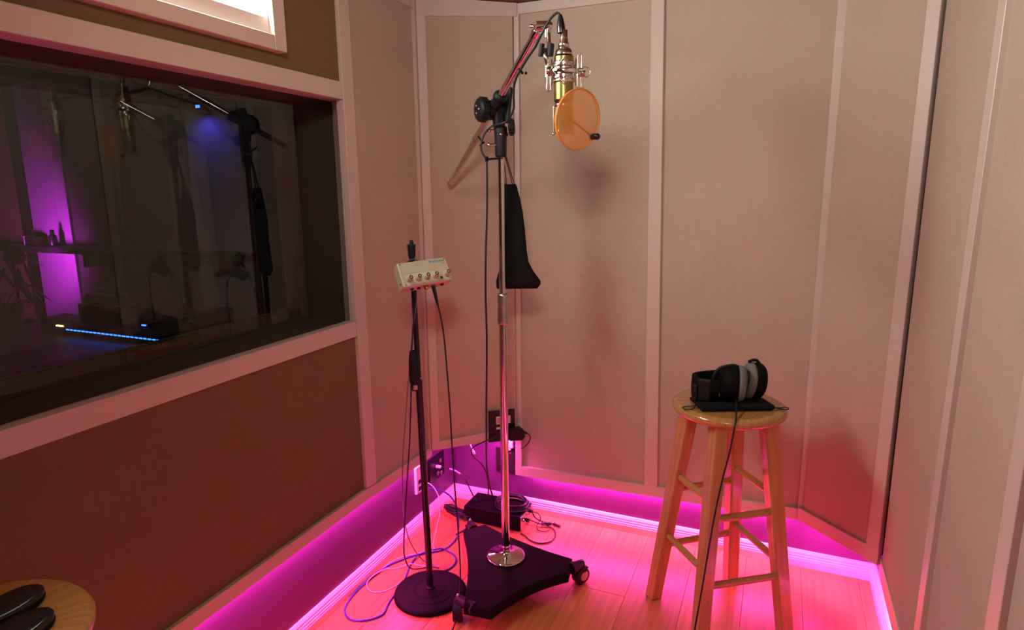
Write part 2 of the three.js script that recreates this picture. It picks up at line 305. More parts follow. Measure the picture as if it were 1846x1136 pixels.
{
  const t = thing('ceiling_light', 'small round recessed lamp in the ceiling above the camera', 'ceiling light', [1.28, H, 2.5]);
  part(t, 'trim_ring', turned([[0.09, -0.001], [0.112, -0.001], [0.115, -0.004], [0.112, -0.008], [0.095, -0.010], [0.09, -0.006], [0.09, -0.001]], [0, 0, 0]), M.white_trim);
  part(t, 'diffuser', turned([[0, -0.004], [0.09, -0.004], [0.09, -0.002], [0, -0.002]], [0, 0, 0]), M.lamp_glow);
  const s = new THREE.SpotLight(new THREE.Color().setRGB(...LIGHT.lampColor), LIGHT.lamp, 0, 44 * R, 1, 2);
  s.position.set(1.28, H - 0.014, 2.5); s.target.position.set(0.50, 1.92, 0.05); s.shadow.radius = 8; s.castShadow = true; scene.add(s); scene.add(s.target);
}
// pink strips along the lower edges of the panels
function ledStrip(label, f, s0, s1, n, ya, yb = ya) {
  const t = thing('led_strip', label, 'led strip', [0, 0, 0], 'pink led strips under the wall panels');
  const P = (s, y, k) => V(f.o).addScaledVector(f.s, s).addScaledVector(f.n, k).setY(y).toArray();
  const len = s1 - s0;
  part(t, 'tape', slab(f, [[s0, ya], [s1, yb], [s1, yb + 0.002], [s0, ya + 0.002]], n - 0.005, n + 0.005, 0), M.white_plastic);
  const chips = [], c = Math.round(len / 0.033);
  for (let i = 0; i < c; i++) { const s = s0 + (i + 0.5) / c * len, y = ya + (yb - ya) * (i + 0.5) / c - 0.001; chips.push(slab(f, rect(s - 0.0026, s + 0.0026, y - 0.0012, y + 0.0012), n - 0.0026, n + 0.0026, 0)); }
  const k = part(t, 'diodes', chips, M.led_glow); k.userData.kind = 'stuff';
  const a = P(s0, ya - 0.006, n), b = P(s1, yb - 0.006, n), m = [0, 1, 2].map((i) => (a[i] + b[i]) / 2);
  const l = new THREE.RectAreaLight(new THREE.Color().setRGB(...LIGHT.ledColor), LIGHT.led, V(a).distanceTo(V(b)), 0.008);
  const x = V(b).sub(V(a)).normalize(), z = new THREE.Vector3(0, 1, 0).sub(x.clone().multiplyScalar(x.y)).normalize(), y = z.clone().cross(x);
  l.quaternion.setFromRotationMatrix(new THREE.Matrix4().makeBasis(x, y, z)); l.position.set(...m); scene.add(l);
}
ledStrip('pink glowing strip under the brown cloth panels along the window wall', FL, 0.33, D - 0.1, 0.011, 0.353, 0.357);
ledStrip('pink glowing strip under the wide back wall panels behind the stool', FB, 0.39, 1.43, 0.011, 0.204, 0.222);
ledStrip('pink glowing strip under the slanted panel in the right corner', FDR, 0.03, 0.26, -0.018, 0.222, 0.222);
ledStrip('short pink glowing strip tucked behind the slanted panel in the left corner', FDL, 0.12, 0.34, -0.030, 0.366, 0.372);
ledStrip('pink glowing strip low on the right wall behind its bottom trim', FR, 0.30, D - 0.1, 0.0075, 0.190);

// ---------------------------------------------------------------- boom microphone stand
const PX = 0.485, PZ = 0.507;                                    // axis of the tall pole
const U = [0.919, 0, -0.393];                                    // across the view
const off = (p, d, k) => p.map((v, i) => v + d[i] * k);
const boomEnd = [0.166, 1.426, 0.263], boomTip = [0.694, 1.834, 0.706];
const along = (t) => boomEnd.map((v, i) => v + (boomTip[i] - v) * t);
const boomDir = V(boomTip).sub(V(boomEnd)).normalize().toArray();
const BN = [-0.643, 0, 0.766];                                   // sideways from the boom
{
  const t = thing('boom_microphone_stand', 'tall chrome boom stand on a black triangular base with three casters', 'microphone stand');
  // three-armed plate with concave sides and blunt ends
  const cx = 0.487, cz = 0.515, ends = [[0.515, 0.80], [0.715, 0.475], [0.292, 0.372]];
  const dirs = ends.map(([x, z]) => { const d = Math.hypot(x - cx, z - cz); return [(x - cx) / d, (z - cz) / d, d]; });
  const pts = dirs.map(([dx, dz, d]) => { const w = 0.043; return [[cx + dx * d + dz * w, cz + dz * d - dx * w], [cx + dx * d - dz * w, cz + dz * d + dx * w]]; });
  const hull = []; for (let i = 0; i < 3; i++) { const p = pts[i]; hull.push(...p); }
  const ang = (p) => Math.atan2(p[1] - cz, p[0] - cx); hull.sort((p, q) => ang(p) - ang(q));
  const s2 = new THREE.Shape(); s2.moveTo(hull[0][0], -hull[0][1]);
  for (let i = 0; i < 6; i++) {
    const a = hull[i], b = hull[(i + 1) % 6], short = Math.hypot(a[0] - b[0], a[1] - b[1]) < 0.1;
    if (short) s2.lineTo(b[0], -b[1]); else { const mx = (a[0] + b[0]) / 2, mz = (a[1] + b[1]) / 2; s2.quadraticCurveTo(mx + (cx - mx) * 0.22, -(mz + (cz - mz) * 0.22), b[0], -b[1]); }
  }
  const g = new THREE.ExtrudeGeometry(s2, { depth: 0.026, bevelEnabled: true, bevelThickness: 0.006, bevelSize: 0.006, bevelSegments: 2, curveSegments: 12 });
  g.rotateX(-Math.PI / 2); g.translate(0, 0.062, 0);
  part(t, 'base_plate', g, M.black_matte);
  const fp = part(t, 'flange', turned([[0, 0.094], [0.069, 0.094], [0.0705, 0.097], [0.0685, 0.1015], [0.062, 0.1035], [0.045, 0.106], [0.026, 0.111], [0.017, 0.118], [0.0155, 0.128], [0.012, 0.13]], [PX, 0, PZ], [0, 1, 0], 64), M.chrome);
  part(t, 'pole_collar', turned([[0.0125, 0.118], [0.0175, 0.119], [0.0175, 0.136], [0.0135, 0.142]], [PX, 0, PZ]), M.chrome);
  // casters: wheel, fork, hood, stem
  const cast = [[0.425, 0.765, 0.35], [0.745, 0.415, -0.55], [0.243, 0.316, 2.5]];
  cast.forEach(([x, z, a], i) => {
    const c = new THREE.Group(); c.name = 'caster'; c.position.set(x, 0, z); c.rotation.y = a; t.add(c);
    const e = ends[i], lx = e[0] - x, lz = e[1] - z, ca = Math.cos(-a), sa = Math.sin(-a);
    const L = [lx * ca + lz * sa, -lx * sa + lz * ca];
    part(c, 'wheel', [turned([[0.004, -0.013], [0.027, -0.013], [0.0285, -0.009], [0.0285, 0.009], [0.027, 0.013], [0.004, 0.013]], [0, 0.0287, 0], [1, 0, 0], 28)], M.black_gloss);
    for (const q of [1, -1]) part(c, 'hub_cap', turned([[0, 0.016 * q], [0.016, 0.0155 * q], [0.019, 0.0135 * q], [0.019, 0.012 * q]], [0, 0.0287, 0], [1, 0, 0], 24), M.steel);
    const hood = new THREE.CylinderGeometry(0.035, 0.035, 0.030, 24, 1, false, -0.4, Math.PI + 0.3); hood.rotateZ(Math.PI / 2); hood.rotateX(0.9); hood.translate(0, 0.031, 0);
    part(c, 'hood', hood, M.black_cast);
    part(c, 'stem', [rod([0, 0.06, 0.0], [0, 0.078, 0], 0.011), rod([0, 0.074, 0], [L[0] * 0.85, 0.077, L[1] * 0.85], 0.014, 0.021), ball(0.0085, [0, 0.081, 0])], M.black_cast);
    part(c, 'cap_nut', [ball(0.006, [0.0, 0.087, 0])], M.chrome);
  });
  part(t, 'lower_pole', rod([PX, 0.125, PZ], [PX, 1.01, PZ], 0.0142, 0.0142, 32), M.chrome);
  part(t, 'clutch', turned([[0.0143, 0.958], [0.0172, 0.960], [0.0178, 0.966], [0.0178, 1.012], [0.0165, 1.018], [0.0165, 1.026], [0.0178, 1.030], [0.0178, 1.056], [0.016, 1.062], [0.0115, 1.063]], [PX, 0, PZ]), M.steel);
  part(t, 'upper_pole', rod([PX, 1.0, PZ], [PX, 1.56, PZ], 0.0108, 0.0108, 32), M.chrome);
  // socket and swivel head
  const hub = [0.462, 1.652, 0.497];
  part(t, 'socket', turned([[0.0115, 1.505], [0.0165, 1.506], [0.0185, 1.512], [0.0195, 1.56], [0.021, 1.592], [0.019, 1.60], [0.012, 1.603]], [PX, 0, PZ]), M.black_cast);
  const bracket = new RoundedBoxGeometry(0.034, 0.085, 0.030, 2, 0.009); bracket.rotateY(0.9); bracket.rotateZ(0.12); bracket.translate(0.476, 1.628, 0.504);
  const cheek = new RoundedBoxGeometry(0.014, 0.11, 0.04, 2, 0.006); cheek.rotateY(0.9); cheek.rotateZ(-0.12); cheek.translate(0.502, 1.665, 0.492);
  part(t, 'swivel_head', [bracket, cheek, rod(off(hub, BN, -0.03), off(hub, BN, 0.03), 0.03, 0.03, 24)], M.black_cast);
  const tc = 0.565;
  part(t, 'boom_clamp', [rod(along(tc - 0.045), along(tc + 0.065), 0.0195, 0.017, 24), turned([[0.012, 0], [0.021, 0.001], [0.021, 0.012], [0.0165, 0.02], [0.012, 0.021]], along(tc + 0.06), boomDir, 24)], M.black_cast);
  const kn = off(hub, BN, 0.028);
  const knob = (p, d, r, h) => { const prof = [[0, h], [r * 0.55, h], [r * 0.8, h * 0.97], [r * 0.96, h * 0.86], [r, h * 0.7], [r, h * 0.2], [r * 0.9, 0.001], [0, 0]]; const gs = [turned(prof, p, d, 28)]; const q = new THREE.Quaternion().setFromUnitVectors(new THREE.Vector3(0, 1, 0), V(d).normalize()); for (let i = 0; i < 14; i++) { const a = i / 14 * Math.PI * 2, v = new THREE.Vector3(Math.cos(a) * r, h * 0.45, Math.sin(a) * r).applyQuaternion(q); const w = q.clone(); const c = new THREE.CylinderGeometry(0.0028, 0.0028, h * 0.6, 6); c.applyQuaternion(w); c.translate(p[0] + v.x, p[1] + v.y, p[2] + v.z); gs.push(c); } return gs; };
  part(t, 'clamp_knob', knob(kn, BN, 0.0365, 0.034), M.black_cast);
  for (let i = 0; i < 3; i++) part(t, 'knob_screw', ball(0.0034, off(off(kn, BN, 0.0335), [Math.cos(i * 2.1) * 0.766, Math.sin(i * 2.1), Math.cos(i * 2.1) * 0.643], 0.013), 8), M.steel);
  part(t, 'tilt_knob', knob([0.508, 1.598, 0.500], [0.82, 0.05, -0.35], 0.024, 0.022), M.black_cast);
  part(t, 'bolt', [ball(0.0075, [0.452, 1.588, 0.522]), rod([0.452, 1.588, 0.522], [0.475, 1.588, 0.508], 0.005)], M.chrome);
  part(t, 'bolt', [ball(0.0075, [0.454, 1.543, 0.530]), rod([0.454, 1.543, 0.530], [0.478, 1.543, 0.510], 0.006)], M.chrome);
  part(t, 'bolt', ball(0.005, [0.493, 1.575, 0.522]), M.chrome);
  // boom
  part(t, 'boom_arm', rod(along(0), along(0.97), 0.0112, 0.0112, 28), M.chrome);
  part(t, 'boom_end_cap', turned([[0.0112, -0.004], [0.0122, -0.003], [0.0125, 0.004], [0.0112, 0.008]], along(0.004), boomDir), M.steel);
  part(t, 'boom_sleeve', turned([[0.0113, 0], [0.0126, 0.002], [0.0126, 0.014], [0.0113, 0.016]], along(0.35), boomDir), M.steel);
  part(t, 'boom_tip', [turned([[0.0115, 0], [0.014, 0.002], [0.014, 0.02], [0.0125, 0.028], [0.0135, 0.034], [0, 0.036]], along(0.945), boomDir), rod(off(boomTip, U, -0.010), off(boomTip, U, 0.022), 0.0135, 0.0135, 20), ball(0.0135, off(boomTip, U, 0.022)), rod(off(boomTip, U, -0.022), off(boomTip, U, -0.010), 0.004), ball(0.0055, off(boomTip, U, -0.023))], M.chrome);
}
// ---------------------------------------------------------------- microphone in its shock mount
const MX = 0.782, MZ = 0.766;
{
  const t = thing('condenser_microphone', 'gold and silver tube microphone hanging head down from the boom arm', 'microphone', [MX, 1.545, MZ]);
  const y = (v) => v - 1.545;
  part(t, 'connector', turned([[0.0, y(1.803)], [0.0095, y(1.802)], [0.0098, y(1.783)], [0.0112, y(1.781)], [0.0112, y(1.772)], [0.0145, y(1.770)], [0.0150, y(1.756)], [0.0, y(1.755)]], [0, 0, 0]), M.nickel);
  part(t, 'end_cap', turned([[0.0, y(1.7565)], [0.0185, y(1.756)], [0.022, y(1.751)], [0.0228, y(1.744)], [0.0228, y(1.739)], [0, y(1.739)]], [0, 0, 0], [0, 1, 0], 40), M.nickel);
  part(t, 'body', turned([[0.0, y(1.739)], [0.0245, y(1.739)], [0.0250, y(1.737)], [0.0250, y(1.632)], [0.0240, y(1.627)], [0, y(1.627)]], [0, 0, 0], [0, 1, 0], 40), M.gold_satin);
  part(t, 'neck_ring', turned([[0, y(1.628)], [0.0235, y(1.627)], [0.0235, y(1.616)], [0.021, y(1.612)], [0, y(1.612)]], [0, 0, 0], [0, 1, 0], 40), M.nickel);
  const bars = []; for (let i = 0; i < 22; i++) { const a = i / 22 * 6.2832; bars.push(rod([Math.cos(a) * 0.0215, y(1.613), Math.sin(a) * 0.0215], [Math.cos(a) * 0.0215, y(1.552), Math.sin(a) * 0.0215], 0.0011, 0.0011, 5)); }
  for (let i = 0; i < 16; i++) { const g = new THREE.TorusGeometry(0.0215, 0.0009, 5, 28); g.rotateX(Math.PI / 2); g.translate(0, y(1.611 - i * 0.0039), 0); bars.push(g); }
  part(t, 'grille', bars, M.gold_satin).userData.kind = 'stuff';
  part(t, 'capsule', turned([[0, y(1.60)], [0.015, y(1.598)], [0.015, y(1.562)], [0, y(1.56)]], [0, 0, 0]), M.black_matte);
  for (const s of [-1, 1]) part(t, 'side_strut', [rod([-0.0262 * s * U[0], y(1.616), -0.0262 * s * U[2]], [-0.0262 * s * U[0], y(1.545), -0.0262 * s * U[2]], 0.0028), ball(0.0042, [-0.0262 * s * U[0], y(1.546), -0.0262 * s * U[2]])], M.nickel);
  part(t, 'grille_cap', turned([[0, y(1.545)], [0.021, y(1.546)], [0.0245, y(1.551)], [0.0235, y(1.556)], [0, y(1.556)]], [0, 0, 0], [0, 1, 0], 36), M.nickel);
}
{
  const t = thing('shock_mount', 'silver wire cage with ring clamps gripping the gold microphone', 'shock mount', [MX, 1.700, MZ]);
  const u = (k, y, d = 0) => [U[0] * k + U[2] * -d * -1 * 0 + -0.393 * -d, y, U[2] * k + 0.919 * d]; // k across the view, d towards the camera
  part(t, 'inner_sleeve', turned([[0.0252, -0.026], [0.0275, -0.026], [0.0282, -0.022], [0.0268, -0.018], [0.0268, 0.018], [0.0282, 0.022], [0.0275, 0.026], [0.0252, 0.026]], [0, 0, 0], [0, 1, 0], 40), M.nickel);
  for (const y of [0.014, -0.016]) { const g = new THREE.TorusGeometry(0.031, 0.0022, 8, 48); g.rotateX(Math.PI / 2); g.translate(0, y, 0); part(t, 'ring', g, M.chrome); }
  const band = turned([[0.0385, -0.005], [0.0405, -0.005], [0.0405, 0.005], [0.0385, 0.005], [0.0385, -0.005]], [0, 0, 0], [0, 1, 0], 40); part(t, 'outer_ring', band, M.chrome);
  // zigzag suspension: struts from the outer ring to the inner rings above and below
  for (let i = 0; i < 4; i++) {
    const a = i * Math.PI / 2 + 0.42, b = a + Math.PI / 4, c = a - Math.PI / 4, o = [Math.cos(a) * 0.0405, 0, Math.sin(a) * 0.0405];
    const legs = []; for (const s of [1, -1]) for (const e of [b, c]) legs.push(rod([o[0], 0.002 * s, o[2]], [Math.cos(e) * 0.0315, 0.032 * s, Math.sin(e) * 0.0315], 0.0014, 0.0014, 6));
    part(t, 'strut', legs, M.nickel);
  }
  for (const [k, y0, y1] of [[-0.039, -0.006, -0.046], [0.040, -0.006, -0.040], [0.041, 0.006, 0.044]]) part(t, 'loop', tube([u(k - 0.0045, y0), u(k - 0.0045, (y0 + y1) / 2), u(k - 0.0045, y1 * 0.95), u(k, y1), u(k + 0.0045, y1 * 0.95), u(k + 0.0045, (y0 + y1) / 2), u(k + 0.0045, y0)], 0.0016, false, 40, 6), M.nickel);
  part(t, 'ring_pull', tube([u(0.050, 0.012), u(0.058, 0.0125), u(0.066, 0.008), u(0.0685, 0), u(0.066, -0.008), u(0.058, -0.0125), u(0.050, -0.009), u(0.046, -0.012)], 0.0015, false, 60, 6), M.nickel);
  part(t, 'side_block', [rod(u(0.036, -0.004), u(0.056, -0.004), 0.0085), rod(u(0.036, 0.004, 0.004), u(0.05, 0.004, 0.004), 0.006), ball(0.006, u(0.048, -0.003, 0.008))], M.steel);
  // bracket up to the boom tip
  const top = [boomTip[0] - MX + U[0] * 0.02, boomTip[1] - 1.700 - 0.004, boomTip[2] - MZ + U[2] * 0.02];
  part(t, 'bracket_bar', [tube([top, [top[0] * 0.86, top[1] - 0.05, top[2] * 0.86 + 0.004], u(-0.048, 0.045, 0.0), u(-0.041, 0.018, 0)], 0.0062, false, 40, 12), rod(off(top, [0, 1, 0], -0.025), off(top, [0, 1, 0], 0.012), 0.0098)], M.nickel);
  part(t, 'clamp_shoe', [rod(u(-0.0445, 0.004), u(-0.026, 0.002), 0.0115), rod(u(-0.043, -0.012), u(-0.043, 0.016), 0.0065)], M.nickel);
  part(t, 'thumb_screw', [rod(u(-0.060, 0.040, 0.0), u(-0.056, 0.070, 0.0), 0.0065, 0.0065, 16), rod(u(-0.036, 0.040), u(-0.033, 0.070), 0.0085, 0.0085, 16), rod(u(-0.06, 0.055), u(-0.033, 0.055), 0.005)], M.black_cast);
}
{
  const n = V([0.86, -0.14, 0.49]).normalize(), c = [0.832, 1.577, 0.796];
  const t = thing('pop_filter', 'round orange mesh pop filter in front of the microphone head', 'pop filter', c);
  const q = new THREE.Quaternion().setFromUnitVectors(new THREE.Vector3(0, 1, 0), n), turn = (g) => { g.applyQuaternion(q); return g; };
  const dish = []; for (let i = 0; i <= 12; i++) { const r = 0.074 * i / 12; dish.push(new THREE.Vector2(Math.max(r, 0.0002), 0.007 * (1 - (r / 0.074) ** 2))); }
  part(t, 'mesh', turn(new THREE.LatheGeometry(dish, 64)), M.orange_mesh);
  const rim = new THREE.TorusGeometry(0.0745, 0.0022, 8, 72); rim.rotateX(Math.PI / 2); part(t, 'rim', turn(rim), M.orange_rim);
  const back = new THREE.TorusGeometry(0.0735, 0.0014, 6, 72); back.rotateX(Math.PI / 2); back.translate(0, -0.006, 0); part(t, 'rear_rim', turn(back), M.orange_rim);
  part(t, 'clip', [rod([0.020, -0.040, -0.052], [0.040, -0.041, -0.038], 0.008, 0.0085, 12), ball(0.0085, [0.040, -0.041, -0.038], 12)], M.black_gloss);
  part(t, 'bracket', tube([[0.020, -0.040, -0.052], [0.0, -0.02, -0.045], [-0.025, 0.0, -0.032], [-0.045, 0.03, -0.028], [-0.05, 0.045, -0.03]], 0.0028, false, 40, 8), M.black_cast);
}
// ---------------------------------------------------------------- drawstring bag hanging on the stand
{
  const D0 = [-0.393, 0, -0.919], B0 = [PX + D0[0] * 0.043, 0, PZ + D0[2] * 0.043];
  const t = thing('drawstring_bag', 'black cloth drawstring bag hanging by its cords from the boom stand', 'bag', [B0[0], 1.07, B0[2]]);
  const at = (u, y, d) => [U[0] * u + D0[0] * d, y - 1.07, U[2] * u + D0[2] * d];
  const rows = [[1.418, 0.012, 0.047, 0.010], [1.409, 0.006, 0.052, 0.014], [1.395, 0.004, 0.055, 0.012], [1.375, -0.002, 0.061, 0.016], [1.33, -0.003, 0.070, 0.02], [1.27, -0.004, 0.077, 0.024], [1.20, -0.005, 0.083, 0.026], [1.165, -0.006, 0.088, 0.027], [1.135, -0.012, 0.103, 0.026], [1.10, -0.022, 0.128, 0.024], [1.088, -0.022, 0.130, 0.02], [1.076, -0.021, 0.122, 0.012], [1.072, -0.018, 0.118, 0.004]];
  const p = [], idx = [], N = 40;
  const curve = (k) => { const f = k * (rows.length - 1), i = Math.min(Math.floor(f), rows.length - 2), g = f - i; return rows[i].map((v, j) => v + (rows[i + 1][j] - v) * g); };
  const RWS = 48;
  for (let j = 0; j <= RWS; j++) { const [y, a, b, d] = curve(j / RWS); for (let i = 0; i < N; i++) { const w = i / N * Math.PI * 2, c = Math.cos(w), s = Math.sin(w), top = Math.max(0, (y - 1.30) / 0.12); const fold = 1 + 0.16 * top * Math.sin(w * 9) + 0.10 * Math.sin(w * 3 + y * 30) + 0.06 * Math.sin(w * 5 - y * 55); p.push(...at((a + b) / 2 + (b - a) / 2 * Math.sign(c) * Math.pow(Math.abs(c), 0.5), y + 0.004 * top * Math.sin(w * 7), d * Math.sign(s) * Math.pow(Math.abs(s), 0.8) * fold)); } }
  for (let j = 0; j < RWS; j++) for (let i = 0; i < N; i++) { const a = j * N + i, b = j * N + (i + 1) % N; idx.push(a, b, a + N, b, b + N, a + N); }
  for (const [row, f] of [[0, 1], [RWS, 0]]) { let m = [0, 0, 0]; for (let i = 0; i < N; i++) for (let k = 0; k < 3; k++) m[k] += p[(row * N + i) * 3 + k] / N; const id = p.length / 3; p.push(...m); for (let i = 0; i < N; i++) { const a = row * N + i, b = row * N + (i + 1) % N; f ? idx.push(id, b, a) : idx.push(id, a, b); } }
  const g = new THREE.BufferGeometry(); g.setAttribute('position', new THREE.Float32BufferAttribute(p, 3)); g.setIndex(idx); g.computeVertexNormals();
  const nrm = g.attributes.normal.clone(); const ng = g.toNonIndexed(); part(t, 'pouch', boxUV(ng), M.black_fabric);
  const hook = [0.500 - B0[0], 1.575 - 1.07, 0.498 - B0[2]];
  for (const [u0, u1] of [[0.012, 0.003], [0.018, 0.006], [0.040, 0.008], [0.046, 0.011]]) part(t, 'cord', tube([at(u0, 1.405, 0), at((u0 + u1) / 2, 1.47, -0.01), at(u1, 1.535, -0.025), hook], 0.0018, false, 24, 6), M.black_cable);
  part(t, 'cord_knot', [ball(0.007, hook), ball(0.0065, at(0.011, 1.543, -0.03))], M.black_cable);
  part(t, 'label_tag', rbox(0.004, 0.012, 0.002, 0.0008, at(0.004, 1.375, -0.019)), M.white_plastic);
}
// ---------------------------------------------------------------- round-base stand with headphone amplifier
const SX = 0.272, SZ = 0.688;
{
  const t = thing('microphone_stand', 'straight black microphone stand with a round iron base', 'microphone stand', [SX, 0, SZ]);
  part(t, 'round_base', turned([[0, 0.0], [0.124, 0.0], [0.127, 0.003], [0.127, 0.010], [0.124, 0.015], [0.116, 0.018], [0.088, 0.021], [0.0865, 0.0195], [0.0845, 0.0195], [0.083, 0.0215], [0.058, 0.0235], [0.0565, 0.022], [0.0545, 0.022], [0.053, 0.024], [0.026, 0.028], [0.0, 0.028]], [0, 0, 0], [0, 1, 0], 72), M.black_matte);
  part(t, 'base_nut', turned([[0.0105, 0.027], [0.016, 0.027], [0.0165, 0.031], [0.0125, 0.036], [0.0105, 0.036]], [0, 0, 0]), M.black_cast);
  const lean = (y) => [-(y - 0.03) * 0.0145, y, (y - 0.03) * 0.006];
  part(t, 'lower_pole', rod(lean(0.03), lean(0.79), 0.0115, 0.0115, 24), M.black_gloss);
  part(t, 'clutch', turned([[0.0116, 0.755], [0.0135, 0.756], [0.0135, 0.776], [0.0165, 0.778], [0.0180, 0.786], [0.0180, 0.83], [0.0165, 0.862], [0.0125, 0.888], [0.0095, 0.89]], [lean(0.8)[0], 0, lean(0.8)[2]], [-0.0145, 1, 0.006]), M.black_cast);
  part(t, 'locking_ring', turned([[0.0136, 0.760], [0.0142, 0.761], [0.0142, 0.774], [0.0136, 0.775]], [lean(0.8)[0], 0, lean(0.8)[2]], [-0.0145, 1, 0.006]), M.steel);
  part(t, 'upper_pole', rod(lean(0.8), lean(1.20), 0.0088, 0.0088, 20), M.black_gloss);
  const tp = lean(1.195);
  part(t, 'thread_collar', turned([[0.0089, -0.004], [0.0105, 0], [0.0125, 0.010], [0.0125, 0.034], [0.0140, 0.036], [0.0140, 0.041], [0.007, 0.042], [0.0062, 0.052], [0.0045, 0.054], [0, 0.054]], tp), M.black_cast);
}
const AR = V([0.553, 0.057, -0.831]).normalize(), AD0 = V([0.486, -0.859, 0.163]), AN = AR.clone().cross(AD0).multiplyScalar(-1).normalize();
if (AN.y < 0) AN.multiplyScalar(-1);
const ADn = AN.clone().cross(AR).normalize(); if (ADn.y > 0) ADn.multiplyScalar(-1);
const ampC = V([0.353, 1.163, 0.780]);
const amp = (r, d, n) => ampC.clone().addScaledVector(AR, r).addScaledVector(ADn, d).addScaledVector(AN, n).toArray();
{
  const t = thing('headphone_amplifier', 'small silver headphone amplifier with a row of grey knobs clamped on the round-base stand', 'amplifier');
  const basis = new THREE.Matrix4().makeBasis(AR, ADn.clone().multiplyScalar(-1), AN), place = (g) => { g.applyMatrix4(basis); g.translate(...ampC.toArray()); return g; };
  const w = 0.160, h = 0.078, dp = 0.044;
  part(t, 'case', place(rbox(w, h, dp - 0.002, 0.0035, [0, 0, -dp / 2 - 0.001])), M.amp_silver);
  const cv = document.createElement('canvas'); cv.width = 1024; cv.height = 512; const x = cv.getContext('2d');
  x.fillStyle = '#b9b69f'; x.fillRect(0, 0, 1024, 512);
  x.fillStyle = '#1272b4'; x.font = 'bold 74px sans-serif'; x.textAlign = 'right'; x.fillText('PreSonus', 985, 84);
  x.fillStyle = '#4c4a40'; x.font = '36px sans-serif'; x.fillText('HP4', 985, 134);
  x.strokeStyle = '#77745f'; x.lineWidth = 5; x.strokeRect(60, 250, 660, 236); x.fillStyle = '#c9c6ad'; x.fillRect(63, 253, 654, 230);
  const tx = new THREE.CanvasTexture(cv); tx.colorSpace = THREE.SRGBColorSpace;
  const faceM = mat('amp_face', [1, 1, 1], 0.45, { map: tx, metalness: 0.15 });
  const f = rbox(w - 0.003, h - 0.003, 0.0024, 0.001, [0, 0, 0.0002]).toNonIndexed(); { const p = f.attributes.position, uv = f.attributes.uv; for (let i = 0; i < p.count; i++) uv.setXY(i, p.getX(i) / (w - 0.003) + 0.5, p.getY(i) / (h - 0.003) + 0.5); }
  part(t, 'top_face', place(f), faceM);
  [-0.058, -0.030, -0.002, 0.026, 0.066].forEach((r, i) => {
    const k = part(t, 'knob', place(turned([[0.0105, 0.001], [0.0102, 0.004], [0.0078, 0.006], [0.0068, 0.019], [0.0058, 0.0205], [0, 0.0205]], [r, -0.017 + (i === 4 ? 0.001 : 0), 0], [0, 0, 1], 24)), M.knob_grey);
    part(k, 'knob_cap', place((() => { const g = new THREE.TorusGeometry(0.0046, 0.0014, 6, 20); g.translate(r, -0.017 + (i === 4 ? 0.001 : 0), 0.0206); return g; })()), M.black_gloss);
  });
  part(t, 'button', place(turned([[0.004, 0.001], [0.004, 0.004], [0.0032, 0.005], [0, 0.005]], [0.046, -0.026, 0], [0, 0, 1], 14)), M.black_cast);
  for (const [a, b] of [[-0.073, -0.033], [-0.073, 0.033], [0.074, 0.033]]) part(t, 'screw', place(turned([[0.0022, 0.001], [0.0016, 0.002], [0, 0.002]], [a, b, 0], [0, 0, 1], 8)), M.black_gloss);
  part(t, 'side_screw', place(ball(0.0026, [-w / 2, -0.022, -0.018], 8)), M.black_gloss);
  for (const r of [-0.048, -0.026, -0.004, 0.052]) part(t, 'jack_socket', place(turned([[0.0026, 0], [0.0058, 0], [0.0058, 0.003], [0.0042, 0.004], [0.0026, 0.002]], [r, -h / 2, -0.022], [0, -1, 0], 16)), M.black_gloss);
  part(t, 'jack_bushing', place(turned([[0.003, 0], [0.007, 0], [0.007, 0.009], [0.005, 0.011], [0.003, 0.011]], [-0.004, -h / 2, -0.016], [0, -1, 0], 16)), mat('brass', [0.5, 0.32, 0.12], 0.35, { metalness: 1 }));
  for (const q of [-0.01, 0.03]) part(t, 'rear_socket', place(rod([q, h / 2, -0.028], [q, h / 2 + 0.006, -0.028], 0.006)), M.brass);
  part(t, 'clamp', place(merge([rbox(0.03, 0.03, 0.05, 0.004, [-0.03, -0.005, -0.066])])), M.black_cast);
}
